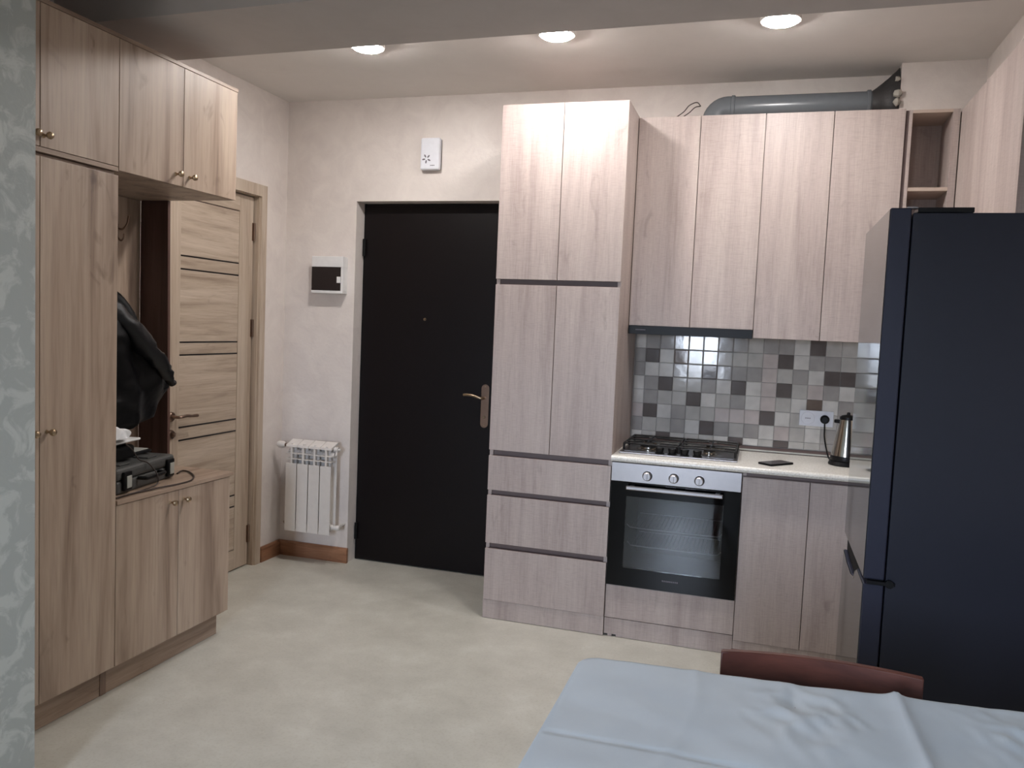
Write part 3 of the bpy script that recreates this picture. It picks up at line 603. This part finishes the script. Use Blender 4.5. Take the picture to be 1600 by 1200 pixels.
# ------------------------------------------------------------------ interior door in the left wall
t = thing('door_2', (-2.83, 3.7, 0), 'oak foil interior door with horizontal black inlay lines', 'door', kind='structure')
cs = MB().prism([(XL+0.001, 4.085), (XL+0.014, 4.088), (XL+0.016, 4.135), (XL+0.006, 4.145), (XL+0.001, 4.145)], 0.0, 2.205, 'z')
cs.prism([(XL+0.001, 3.277), (XL+0.006, 3.277), (XL+0.016, 3.287), (XL+0.014, 3.345), (XL+0.001, 3.347)], 0.0, 2.205, 'z')
cs.box(XL+0.001, XL+0.015, 3.347, 4.086, 2.140, 2.205)
cs.build('casing', M['doorwood'], t)
LX = XL-0.030   # leaf face
MB().box(XL-0.13, XL+0.001, 4.078, 4.098, 0.0, 2.155).box(XL-0.13, XL+0.001, 3.332, 3.350, 0.0, 2.155).box(XL-0.13, XL+0.001, 3.35, 4.078, 2.137, 2.155).box(XL-0.13, LX-0.045, 4.060, 4.078, 0, 2.137).build('jamb', M['doorwood'], t)
ya, yb, s0, s1 = 3.353, 4.070, 3.468, 3.945
box('stile', M['doorwood'], LX-0.038, LX, ya, s0-0.0005, 0.008, 2.132, t, 0.0015); box('stile', M['doorwood'], LX-0.038, LX, s1+0.0005, yb, 0.008, 2.132, t, 0.0015)
lv = [0.12, 0.375, 0.440, 0.809, 0.876, 1.247, 1.312, 1.683, 1.750, 2.040]
box('rail', M['doorwood_y'], LX-0.038, LX, s0, s1, 0.008, lv[0]-0.001, t, 0.001); box('rail', M['doorwood_y'], LX-0.038, LX, s0, s1, lv[-1]+0.001, 2.132, t, 0.001)
for i in range(len(lv)-1):
    box('panel', M['doorwood_y'], LX-0.034, LX-0.003, s0, s1, lv[i]+0.004, lv[i+1]-0.004, t, 0.001)
for z in lv[1:-1]:
    lab(box('inlay_or_shadow_line', M['inlay'], LX-0.03, LX-0.002, s0, s1, z-0.0035, z+0.0035, t), 'thin black inlay line')
box('inlay_or_shadow_line', M['kit_dark'], LX-0.03, LX-0.008, s0, s1, lv[-1]-0.004, lv[-1]+0.001, t); box('inlay_or_shadow_line', M['kit_dark'], LX-0.03, LX-0.008, s0, s1, lv[0]-0.001, lv[0]+0.004, t)  # dark strips stand in for the shadow lines at the panel ends
for z in (1.938, 1.390, 0.190):
    MB().box(LX-0.001, LX+0.004, 4.058, 4.0775, z-0.05, z+0.05).cyl((LX+0.008, 4.070, z-0.05), (LX+0.008, 4.070, z+0.05), 0.006, n=12).build('hinge', M['bronze'], t)
for z in (0.938, 0.847):
    MB().lathe((0, 3.411, z), [(0.001, LX+0.010), (0.020, LX+0.010), (0.024, LX+0.006), (0.025, LX+0.0005)], n=24, axis='x').build('rosette', M['bronze'], t, smooth=True)
MB().tube(spline([(LX+0.008, 3.411, 0.938), (LX+0.045, 3.411, 0.938), (LX+0.055, 3.425, 0.939), (LX+0.056, 3.46, 0.942), (LX+0.055, 3.50, 0.938), (LX+0.054, 3.545, 0.937)], 5), 0, 12, None or [0.008]*20+[0.007, 0.0075, 0.008, 0.0085, 0.009, 0.0085]).build('lever', M['bronze'], t, smooth=True)
MB().box(LX+0.010, LX+0.026, 3.404, 3.418, 0.838, 0.858).build('thumb_turn', M['bronze'], t, 0.003)

# ------------------------------------------------------------------ wardrobe wall units (face +x)
WX = -2.283
def wknob(par, y, z, lbl=None):
    o = MB().lathe((0, y, z), [(0.008, WX+0.0005), (0.006, WX+0.003), (0.0045, WX+0.010), (0.0055, WX+0.016), (0.011, WX+0.022), (0.0125, WX+0.028), (0.010, WX+0.034), (0.004, WX+0.037), (0.001, WX+0.0372)], n=20, axis='x').build('knob', M['brass'], par, smooth=True)
    return o
def wdoor(par, y0, y1, z0, z1): return box('door', M['oak'], WX-0.018, WX, y0+0.0015, y1-0.0015, z0, z1, par, 0.0012)
Y0, Y1, Y2, Y3, Y4 = 1.85, 2.121, 2.460, 2.805, 3.150
def carcass(par, y0, y1, z0, z1, mid=None, front=WX-0.0195, back=XL+0.003):
    b = MB().box(back, front, y0, y0+0.016, z0, z1).box(back, front, y1-0.016, y1-0.0005, z0, z1).box(back, front, y0+0.016, y1-0.016, z1-0.016, z1).box(back, front, y0+0.016, y1-0.016, z0, z0+0.016).box(back, back+0.004, y0+0.016, y1-0.016, z0+0.016, z1-0.016)
    if mid: b.box(back+0.004, front, mid-0.008, mid+0.008, z0+0.016, z1-0.016)
    b.build('carcass', M['oak'], par)
t = thing('wardrobe', (-2.54, 2.155, 0), 'tall oak wardrobe at the left edge of the photo, one long door', 'wardrobe')
carcass(t, Y0, Y2-0.001, 0.100, 1.962, mid=Y1)
d1 = wdoor(t, Y0, Y1, 0.112, 1.950); wknob(d1, 2.085, 1.045)
d2 = wdoor(t, Y1, Y2, 0.112, 1.950); wknob(d2, 2.150, 1.045)
MB().box(-2.345, -2.325, Y0, Y2-0.001, 0.002, 0.0995).build('plinth', M['oak_y'], t)
MB().box(-2.3249, -2.322, Y2-0.03, Y2-0.001, 0.002, 0.0995).build('joint_strip', M['niche'], t)
t = thing('overhead_cabinet', (-2.54, 2.155, 1.965), 'oak cupboard on top of the tall wardrobe, nearest the camera', 'cabinet', 'overhead cupboards of the wardrobe wall')
carcass(t, Y0, Y2-0.0005, 1.9645, 2.437, mid=Y1)
MB().box(WX-0.019, WX-0.001, Y0, Y2-0.001, 1.9645, 1.980).build('edge_strip', M['oak_y'], t)
d1 = wdoor(t, Y0, Y1, 1.982, 2.437); wknob(d1, 2.090, 2.018)
d2 = wdoor(t, Y1, Y2, 1.982, 2.437); wknob(d2, 2.135, 2.018)
t = thing('overhead_cabinet', (-2.54, 2.8, 1.97), 'two door oak cupboard hanging above the jacket, nearest the wooden door', 'cabinet', 'overhead cupboards of the wardrobe wall')
carcass(t, Y2+0.0005, Y4, 1.969, 2.437, mid=Y3)
d1 = wdoor(t, Y2, Y3, 1.969, 2.437); wknob(d1, 2.760, 2.012)
d2 = wdoor(t, Y3, Y4, 1.969, 2.437); wknob(d2, 2.842, 2.012)
tag(MB().box(XL+0.003, WX+0.001, Y0, Y4+0.003, 2.4385, 2.453).build('top_board', M['oak_y'], bevel=0.0012), 'long oak board lying on top of the overhead cupboards', 'board')
t = thing('low_cabinet', (-2.54, 2.8, 0), 'low two door oak cabinet under the tool case, beside the wooden door', 'cabinet')
carcass(t, Y2+0.0005, Y4-0.002, 0.100, 0.733, mid=Y3)
d1 = wdoor(t, Y2, Y3, 0.112, 0.731); wknob(d1, 2.752, 0.688)
d2 = wdoor(t, Y3, Y4-0.004, 0.112, 0.731); wknob(d2, 2.832, 0.688)
MB().box(-2.345, -2.325, Y2+0.0005, Y4-0.03, 0.002, 0.0995).box(XL+0.02, -2.345, Y4-0.05, Y4-0.03, 0.002, 0.0995).build('plinth', M['oak_y'], t)
MB().box(XL+0.003, WX+0.006, Y2+0.0008, Y4+0.012, 0.7335, 0.750).build('top_board', M['oak_y'], t, 0.0012)
# niche panels
t = thing('coat_niche', (-2.78, 2.8, 0.751), 'oak back panel and dark end board behind the hanging jacket', 'panel')
MB().box(XL+0.002, XL+0.018, Y2+0.001, 3.1335, 0.7515, 1.9675).build('back_panel', M['oak'], t)
lab(MB().prism([(XL+0.0185, 0.7515), (-2.617, 0.7515), (-2.632, 1.9675), (XL+0.0185, 1.9675)], 3.134, 3.150, 'y').build('end_board', M['wenge'], t), 'dark brown end board of the niche')
# coat hooks
def coat_hook(y, z, label):
    t = thing('coat_hook', (XL+0.018, y, z), label, 'hook', 'coat hooks in the wardrobe niche')
    X = XL+0.0185
    MB().box(X, X+0.004, y-0.011, y+0.011, z-0.045, z+0.03).build('plate', M['bronze'], t, 0.0015)
    MB().tube(spline([(X+0.003, y, z+0.01), (X+0.035, y, z+0.005), (X+0.060, y, z+0.03), (X+0.068, y, z+0.065)], 5), 0.0045, 8).build('upper_prong', M['bronze'], t, smooth=True)
    MB().tube(spline([(X+0.003, y, z-0.025), (X+0.025, y, z-0.045), (X+0.040, y, z-0.035), (X+0.042, y, z-0.015)], 5), 0.004, 8).build('lower_prong', M['bronze'], t, smooth=True)
coat_hook(2.985, 1.815, 'free bronze double coat hook nearest the wooden door')
coat_hook(2.62, 1.815, 'bronze coat hook the jacket hangs from, mostly hidden')

# ------------------------------------------------------------------ jacket
t = thing('jacket', (-2.6, 2.75, 0.96), 'black and navy jacket hanging in the niche above the tool case', 'jacket')
sil = [(1.80, 2.645), (1.74, 2.672), (1.69, 2.70), (1.631, 2.747), (1.56, 2.81), (1.50, 2.865), (1.452, 2.912), (1.43, 2.905), (1.397, 2.928), (1.356, 2.972), (1.279, 3.045), (1.20, 3.085), (1.133, 3.118), (1.09, 3.08), (1.04, 3.038), (0.999, 3.006), (0.985, 2.95), (0.972, 2.88)]
def interp(tab, z):
    for (z0, y0), (z1, y1) in zip(tab, tab[1:]):
        if z1 <= z <= z0: return y1+(y0-y1)*(z-z1)/(z0-z1)
    return tab[-1][1] if z < tab[-1][0] else tab[0][1]
rings = []; NR = 56
for i in range(NR):
    z = 1.80-(1.80-0.972)*i/(NR-1); yr = interp(sil, z); yl = 2.60-0.125*min(1, (1.80-z)/0.25)
    a = (yr-yl)/2; c = (yr+yl)/2; dep = 0.035+0.085*min(1, (1.80-z)/0.45); xc = XL+0.085+0.10*min(1, (1.80-z)/0.4); ring = []
    for j in range(48):
        th = 2*PI*j/48; cy_ = math.cos(th); sy_ = math.sin(th)
        y = c+a*cy_; x = xc+dep*sy_*(0.65+0.35*abs(sy_))
        f = min(1, (1.80-z)/0.2)*(1-abs(cy_)**6)
        x += f*(0.016*math.sin(y*38+z*9+2*noise.noise(Vector((y*4, z*4, 0))))+0.055*(0.25-abs(noise.noise(Vector((y*8+z*5, z*5-y*2, x*4)))))+0.02*(0.2-abs(noise.noise(Vector((y*18-z*9, z*14, 3))))))
        ring.append((max(x, XL+0.022), y, z))
    rings.append(ring)
jk = MB().ring_loft(rings).build('shell', M['jacket'], t, smooth=True, angle=80)
def sleeve(pts, rs, name, mat):
    P = spline(pts, 8); k = len(P); R_ = []
    for i in range(k):
        u_ = i/(k-1)*(len(rs)-1); j = min(int(u_), len(rs)-2); R_.append(rs[j]+(rs[j+1]-rs[j])*(u_-j))
    s_ = MB().tube(P, 0, 20, R_)
    for i, v in enumerate(s_.v): s_.v[i] = v+Vector((1, 0.3, 0.4))*0.030*(0.4-abs(noise.noise(v*13)))+Vector((0.5, 0.2, 0.8))*0.016*(0.3-abs(noise.noise(v*27)))
    return s_.build(name, mat, t, smooth=True, angle=80)
lab(sleeve([(-2.57, 2.60, 1.56), (-2.54, 2.68, 1.47), (-2.50, 2.78, 1.37), (-2.49, 2.90, 1.25), (-2.50, 3.01, 1.145)], [0.02, 0.038, 0.042, 0.040, 0.016], 'sleeve', M['jacket2']), 'shiny dark grey sleeve')
lab(sleeve([(-2.54, 2.55, 1.20), (-2.52, 2.60, 1.12), (-2.52, 2.64, 1.05)], [0.03, 0.055, 0.05], 'lining', M['navy']), 'navy blue lining showing at the hem')

# ------------------------------------------------------------------ clutter on the low cabinet
ZT = 0.7508
ang = math.radians(-11); eu = Vector((math.sin(-ang)*-1, math.cos(ang), 0)); ev = Vector((-math.cos(ang), -math.sin(-ang)*-1, 0))
eu = Vector((-0.19, 0.98, 0)).normalized(); ev = Vector((-0.98, -0.19, 0)).normalized()
P0 = Vector((-2.330, 2.528, ZT))
def loc(a, b_, c): return P0+eu*a+ev*b_+Vector((0, 0, c))
def obox(mb, a0, a1, b0, b1, c0, c1):
    vs = [loc(a, b_, c) for c in (c0, c1) for b_ in (b0, b1) for a in (a0, a1)]
    return mb.add(vs, [(0, 2, 3, 1), (4, 5, 7, 6), (0, 1, 5, 4), (2, 6, 7, 3), (0, 4, 6, 2), (1, 3, 7, 5)])
t = thing('tool_case', P0, 'dark grey plastic tool case with two light latches on the low cabinet', 'case')
Lc, Wc = 0.43, 0.29
obox(MB(), 0, Lc, 0.01, Wc, 0.0, 0.050).build('case_bottom', M['case'], t, 0.010, seg=3)
obox(MB(), 0, Lc, 0.01, Wc, 0.0505, 0.100).build('case_lid', M['case'], t, 0.016, seg=3)
rb = MB()
for a in (0.10, 0.30): obox(rb, a-0.035, a+0.035, 0.04, Wc-0.03, 0.1002, 0.106)
rb.build('lid_rib', M['case'], t, 0.003)
for a in (0.055, 0.375):
    o = obox(MB(), a-0.026, a+0.026, -0.004, 0.0095, 0.012, 0.085).build('latch_frame', M['black'], t, 0.003)
    lab(obox(MB(), a-0.016, a+0.016, -0.009, -0.0042, 0.022, 0.070).build('latch', M['latch'], o, 0.002), 'light grey latch')
hd = MB()
hd.tube(spline([loc(0.14, 0.008, 0.045), loc(0.145, -0.018, 0.045), loc(0.16, -0.026, 0.045), loc(0.27, -0.026, 0.045), loc(0.285, -0.018, 0.045), loc(0.29, 0.008, 0.045)], 4), 0.008, 10)
hd.build('handle', M['black'], t, smooth=True)
t = thing('charger_box', loc(0, 0, 0.107), 'small black rounded tool charger standing on the tool case', 'charger')
obox(MB(), 0.02, 0.24, 0.08, 0.24, 0.1068, 0.165).build('body', M['blackmatte'], t, 0.014, seg=3)
obox(MB(), 0.05, 0.21, 0.10, 0.22, 0.1655, 0.182).build('top_cover', M['case'], t, 0.006)
t = thing('hand_drill_bit_box', loc(0.33, 0.15, 0.107), 'flat black pouch with pale rim lying behind the charger on the tool case', 'pouch')
obox(MB(), 0.27, 0.40, 0.10, 0.24, 0.1068, 0.120).build('pouch', M['black'], t, 0.005)
obox(MB(), 0.28, 0.39, 0.11, 0.23, 0.1202, 0.124).build('flap', M['latch'], t, 0.002)
t = thing('white_tray', loc(0.1, 0.15, 0.183), 'flat white plastic tray stacked on the charger under white cloth', 'tray')
obox(MB(), 0.0, 0.245, 0.06, 0.27, 0.1828, 0.192).build('tray_base', M['whiteplastic'], t, 0.003)
obox(MB(), 0.02, 0.19, 0.08, 0.25, 0.1925, 0.207).build('tray_box', M['whiteplastic'], t, 0.006, seg=3)
rings = []
for i in range(12):
    f = i/11; z = 0.2078+0.046*f; ring = []
    for j in range(30):
        th = 2*PI*j/30; r = (1-f**2.2)**0.5 if f < 1 else 0.02
        a = 0.08+0.075*r*math.cos(th); b_ = 0.075+0.045*r*math.sin(th)
        p = loc(a, b_, z); q = Vector((noise.noise(p*26), noise.noise(p*26+Vector((7, 0, 0))), noise.noise(p*22+Vector((0, 7, 0)))*0.7))*0.022*min(1, f*4)
        ring.append(p+q)
    rings.append(ring)
tag(MB().ring_loft(rings).build('crumpled_cloth', M['paper'], smooth=True, angle=80), 'small crumpled white cloth on top of the white tray', 'cloth')
cz = ZT+0.0042
t = thing('power_cable', (-2.3, 2.8, ZT), 'thin dark cable looping from the tool case over the cabinet edge', 'cable')
MB().tube(spline([(-2.440, 2.985, cz), (-2.465, 3.045, cz), (-2.43, 3.045, cz), (-2.345, 2.975, cz), (-2.292, 2.89, cz), (-2.283, 2.80, cz), (-2.296, 2.70, cz+0.001), (-2.302, 2.64, cz), (-2.308, 2.60, cz), (-2.308, 2.57, cz), (-2.306, 2.52, cz), (-2.30, 2.478, cz)], 8), 0.0035, 8).build('cable', M['cable'], t, smooth=True)
t = thing('thin_lead', loc(0.12, 0.05, 0.1), 'thin lead hanging from the tray across the tool case front', 'cable')
MB().tube(spline([loc(0.13, 0.055, 0.180), loc(0.17, 0.05, 0.150), loc(0.19, 0.035, 0.110), loc(0.2, -0.0, 0.095), loc(0.205, -0.036, 0.05), loc(0.20, -0.038, 0.012), loc(0.12, -0.03, 0.0035), loc(0.03, -0.022, 0.0035)], 7), 0.0025, 6).build('lead', M['cable'], t, smooth=True)

# ------------------------------------------------------------------ radiator
t = thing('radiator', (-2.52, 4.25, 0.19), 'small white four section radiator on the wall left of the entry door', 'radiator')
rx0 = -2.672; pw = 0.0765; yf = 4.205
for i in range(4):
    x0 = rx0+i*pw; x1 = x0+pw; xm = (x0+x1)/2
    s = MB()
    s.box(x0+0.003, x1-0.003, yf, yf+0.006, 0.197, 0.603)          # front plate
    s.box(xm-0.004, xm+0.004, yf+0.006, yf+0.085, 0.20, 0.72)       # web
    s.cyl((xm, yf+0.045, 0.20), (xm, yf+0.045, 0.71), 0.014, n=12)
    for z in (0.628, 0.662): s.box(x0+0.002, x1-0.002, yf+0.004, yf+0.05, z-0.003, z+0.003)
    s.box(xm-0.006, xm+0.006, yf+0.001, yf+0.008, 0.60, 0.706)
    s.prism([(yf-0.001, 0.700), (yf+0.003, 0.712), (yf+0.075, 0.738), (yf+0.082, 0.735), (yf+0.082, 0.725), (yf+0.004, 0.698)], x0+0.0015, x1-0.0015, 'x')
    s.box(x0+0.006, x1-0.006, yf+0.075, yf+0.080, 0.22, 0.70)
    s.cyl((x0+0.001, yf+0.045, 0.665), (x1-0.001, yf+0.045, 0.665), 0.017, n=14); s.cyl((x0+0.001, yf+0.045, 0.235), (x1-0.001, yf+0.045, 0.235), 0.017, n=14)
    s.build('section', M['white'], t, 0.0012)
ex = rx0+4*pw
MB().cyl((rx0-0.03, yf+0.045, 0.702), (rx0+0.004, yf+0.045, 0.702), 0.010, n=12).build('valve_neck', M['bronze'], t, smooth=True)
MB().lathe((0, yf+0.045, 0.702), [(0.001, rx0-0.085), (0.014, rx0-0.083), (0.021, rx0-0.070), (0.021, rx0-0.045), (0.014, rx0-0.030), (0.001, rx0-0.030)], n=20, axis='x').build('thermostat_head', M['white'], t, smooth=True)
MB().tube(spline([(rx0-0.022, yf+0.045, 0.70), (rx0-0.024, yf+0.08, 0.70), (rx0-0.024, YB-0.002, 0.70)]), 0.008, 10).build('supply_pipe', M['white'], t, smooth=True)
MB().cyl((rx0-0.022, yf+0.045, 0.235), (rx0+0.004, yf+0.045, 0.235), 0.012, n=12).cyl((rx0-0.030, yf+0.045, 0.235), (rx0-0.022, yf+0.045, 0.235), 0.008, n=8).build('plug_nut', M['steel2'], t, smooth=True)
MB().cyl((ex-0.004, yf+0.045, 0.700), (ex+0.020, yf+0.045, 0.700), 0.016, n=12).tube([(ex+0.010, yf+0.045, 0.70), (ex+0.012, yf+0.030, 0.665)], 0.006, 8).cyl((ex+0.02, yf+0.045, 0.700), (ex+0.034, yf+0.045, 0.70), 0.006, n=8).build('air_vent', M['white'], t, smooth=True)
MB().cyl((ex-0.004, yf+0.045, 0.235), (ex+0.018, yf+0.045, 0.235), 0.014, n=12).lathe((0, yf+0.045, 0.235), [(0.001, ex+0.018), (0.016, ex+0.018), (0.018, ex+0.026), (0.013, ex+0.040), (0.001, ex+0.042)], n=16, axis='x').tube([(ex+0.012, yf+0.05, 0.235), (ex+0.012, YB-0.002, 0.235)], 0.008, 10).build('return_valve', M['white'], t, smooth=True)
br = MB().box(rx0+0.10, rx0+0.12, yf+0.082, YB-0.002, 0.60, 0.62).box(ex-0.12, ex-0.10, yf+0.082, YB-0.002, 0.60, 0.62); br.build('wall_bracket', M['white'], t)

# ------------------------------------------------------------------ electric box and door chime
t = thing('fuse_box', (-2.48, YB, 1.62), 'white fuse box with dark smoked flap left of the entry door', 'fuse box')
bx0, bx1, bz0, bz1 = -2.585, -2.378, 1.612, 1.828; yfb = 4.300
b = MB().box(bx0, bx1, yfb, YB-0.001, bz1-0.062, bz1).box(bx0, bx1, yfb, YB-0.001, bz0, bz0+0.016).box(bx1-0.014, bx1, yfb, YB-0.001, bz0+0.016, bz1-0.062).box(bx0, bx1-0.014, yfb+0.008, YB-0.001, bz0+0.016, bz1-0.062)
b.build('housing', M['whiteplastic'], t, 0.002)
fl = box('smoked_flap', M['smoke'], bx0+0.001, bx1-0.0145, yfb+0.001, yfb+0.0075, bz0+0.0165, bz1-0.0625, t)
box('latch', M['whiteplastic'], bx1-0.038, bx1-0.0145, yfb-0.003, yfb+0.0005, bz0+0.062, bz0+0.098, t, 0.001)
t = thing('door_chime', (-1.88, YB, 2.3), 'small white door chime box with flower print above the entry door', 'chime')
cx0, cx1, cz0, cz1 = -1.921, -1.805, 2.322, 2.500
box('cover', M['whiteblue'], cx0, cx1, 4.318, YB-0.006, cz0, cz1, t, 0.010)
box('back_plate', M['greyprint'], cx0+0.006, cx1-0.003, YB-0.0058, YB-0.001, cz0+0.006, cz1-0.006, t)
fp = MB(); fx, fz = -1.882, 2.383
for k in range(5):
    an = PI/2+k*2*PI/5+0.5; c_ = (fx+0.017*math.cos(an), fz+0.017*math.sin(an)); pol = []
    for i in range(10):
        a2 = 2*PI*i/10; lx, lz = 0.010*math.cos(a2), 0.0045*math.sin(a2)
        pol.append((c_[0]+lx*math.cos(an)-lz*math.sin(an), c_[1]+lx*math.sin(an)+lz*math.cos(an)))
    fp.prism(pol, 4.3172, 4.3178, 'y')
lab(fp.build('flower_print', M['greyprint'], t), 'grey printed flower')
mk = MB()
for i in range(5): mk.box(-1.858+i*0.0055, -1.858+i*0.0055+0.0038, 4.3172, 4.3178, 2.343, 2.348)
lab(mk.build('maker_mark', M['greyprint'], t), 'tiny grey lettering under the flower')

# ------------------------------------------------------------------ table, cloth, chair
TA, TB, TC, TD = -0.340, 1.00, 0.93, 1.705   # x0 x1 y0 y1 (before the slight slant)
SL = 0.078; TZ = 0.758
def slant(x, y): return y+SL*(x-TA)
t = thing('dining_table', (0.33, 1.35, 0), 'dining table hidden under the pale blue cloth, bottom right', 'table')
ps = [(TA+0.012, slant(TA, TC)+0.012), (TB-0.012, slant(TB, TC)+0.012), (TB-0.012, slant(TB, TD)-0.012), (TA+0.012, slant(TA, TD)-0.012)]
MB().prism(ps, TZ-0.034, TZ-0.005, 'z').build('tabletop', M['chairwood'], t, 0.004)
for (x, y) in ((TA+0.08, TC+0.09), (TB-0.08, slant(TB, TC)+0.08), (TA+0.08, TD-0.08), (TB-0.08, slant(TB, TD)-0.09)):
    MB().add([(x-0.02, y-0.02, 0.001), (x+0.02, y-0.02, 0.001), (x+0.02, y+0.02, 0.001), (x-0.02, y+0.02, 0.001), (x-0.03, y-0.03, TZ-0.0345), (x+0.03, y-0.03, TZ-0.0345), (x+0.03, y+0.03, TZ-0.0345), (x-0.03, y+0.03, TZ-0.0345)],
             [(0, 1, 2, 3), (4, 5, 6, 7), (0, 1, 5, 4), (1, 2, 6, 5), (2, 3, 7, 6), (3, 0, 4, 7)]).build('leg', M['chairwood'], t, 0.003)
NXc, NYc = 240, 170; OV = 0.20; rows_ = []
def ridge(d_, w_): return math.exp(-(d_/w_)**2)
rc = 0.045
for j in range(NYc+1):
    r_ = []
    for i in range(NXc+1):
        gx = TA-OV+(TB-TA+2*OV)*i/NXc; gy = TC-OV+(TD-TC+2*OV)*j/NYc
        kx = min(max(gx, TA+rc), TB-rc); ky = min(max(gy, TC+rc), TD-rc)
        dx, dy = gx-kx, gy-ky; d_ = math.hypot(dx, dy); e = 0.010
        if d_ < 1e-9: ux_, uy_ = 0, 0
        else: ux_, uy_ = dx/d_, dy/d_
        flat = rc-e
        if d_ <= flat: hr, drop = d_, 0.0
        elif d_ <= flat+e*PI/2: an = (d_-flat)/e; hr, drop = flat+e*math.sin(an), e*(1-math.cos(an))
        else:
            q = d_-flat-e*PI/2; wv = math.sin((gx+gy*0.6)*34)*0.5+math.sin((gx*0.7-gy)*21+1)*0.5
            hr = flat+e+q*0.05+(0.010*wv*min(1, q/0.12))+0.004*min(1, q/0.05); drop = e+q*0.99
        x = kx+ux_*hr; y = ky+uy_*hr; z = TZ-drop
        # folds and wrinkles on the flat top
        topf = 1.0 if d_ <= flat else max(0, 1-(d_-flat)/0.02)
        yy = slant(x, y)
        hgt = 0
        xc_ = 0.290+0.012*(1.76-yy)/0.3
        s_ = x-xc_
        hgt += 0.015*math.exp(-abs(s_)/0.016 if s_ < 0 else -abs(s_)/0.010)*(1 if yy > 0.9 else 0)
        s2 = (yy-(1.351+0.008*(x-TA)))
        hgt -= 0.0035*ridge(s2, 0.005)*min(1, max(0, (x-TA)/0.02))
        hgt += 0.0022*ridge(x+0.115+0.03*math.sin(yy*7), 0.012)
        cl = ridge(x-0.115, 0.085)*ridge(yy-1.60, 0.12)+0.9*ridge(x-0.47, 0.07)*ridge(yy-1.63, 0.10)
        nn = noise.noise(Vector((x*22+yy*10, yy*9-x*6, 1.7))); n2 = noise.noise(Vector((x*40, yy*26+x*14, 4.1)))
        hgt += cl*(0.012*(1-abs(nn)*3.2)*0.5+0.005*n2)
        hgt += 0.0035*noise.noise(Vector((x*5, yy*5, 0)))+0.0018*noise.noise(Vector((x*14, yy*14, 2)))
        z += hgt*topf+0.003*topf
        r_.append((x, yy if True else y, z))
    rows_.append(r_)
cl = MB().grid(rows_).build('tablecloth', M['cloth'], smooth=True, angle=180, recalc=False)
tag(cl, 'pale blue creased tablecloth covering the table, bottom right', 'tablecloth')
so = cl.modifiers.new('thickness', 'SOLIDIFY'); so.thickness = 0.0012; so.offset = 1.0

t = thing('dining_chair', (0.15, 1.65, 0), 'reddish brown wooden chair tucked behind the table, curved back rail showing', 'chair')
cxm = 0.153; hw = 0.205
# curved back rail
def rail(z0, z1, name, ythick=0.018, yb0=1.838):
    rings = []
    for i in range(21):
        f = -1+2*i/20; x = cxm+hw*f; y = yb0+0.030*(1-f*f)+0.004; lean = 0.0
        zt_ = z1+0.0*(1-f*f)
        zt_ = z1-0.004+0.003*f
        rings.append([(x, y, z0), (x, y+ythick, z0), (x, y+ythick, zt_), (x, y, zt_)])
    return MB().ring_loft(rings).build(name, M['chairwood'], t, 0.003, smooth=True)
rail(0.640, 0.770, 'back_rail')
for s_ in (-1, 1):
    x = cxm+s_*(hw-0.035)
    MB().add([(x-0.016, 1.857, 0.46), (x+0.016, 1.857, 0.46), (x+0.016, 1.880, 0.46), (x-0.016, 1.880, 0.46), (x-0.016, 1.874, 0.755), (x+0.016, 1.874, 0.755), (x+0.016, 1.895, 0.755), (x-0.016, 1.895, 0.755),
             ], [(0, 1, 2, 3), (4, 5, 6, 7), (0, 1, 5, 4), (1, 2, 6, 5), (2, 3, 7, 6), (3, 0, 4, 7)]).build('back_post', M['chairwood'], t, 0.003)
    for (yl0, yl1) in ((1.855, 1.90), (1.46, 1.44)):
        w_ = 0.017
        MB().add([(x-w_, yl1-w_, 0.001), (x+w_, yl1-w_, 0.001), (x+w_, yl1+w_, 0.001), (x-w_, yl1+w_, 0.001), (x-w_, yl0-w_, 0.43), (x+w_, yl0-w_, 0.43), (x+w_, yl0+w_, 0.43), (x-w_, yl0+w_, 0.43)],
                 [(0, 1, 2, 3), (4, 5, 6, 7), (0, 1, 5, 4), (1, 2, 6, 5), (2, 3, 7, 6), (3, 0, 4, 7)]).build('leg', M['chairwood'], t, 0.003)
MB().prism([(cxm-0.20, 1.43), (cxm+0.20, 1.43), (cxm+0.185, 1.885), (cxm-0.185, 1.885)], 0.4305, 0.4595, 'z').build('seat', M['chairwood'], t, 0.008)
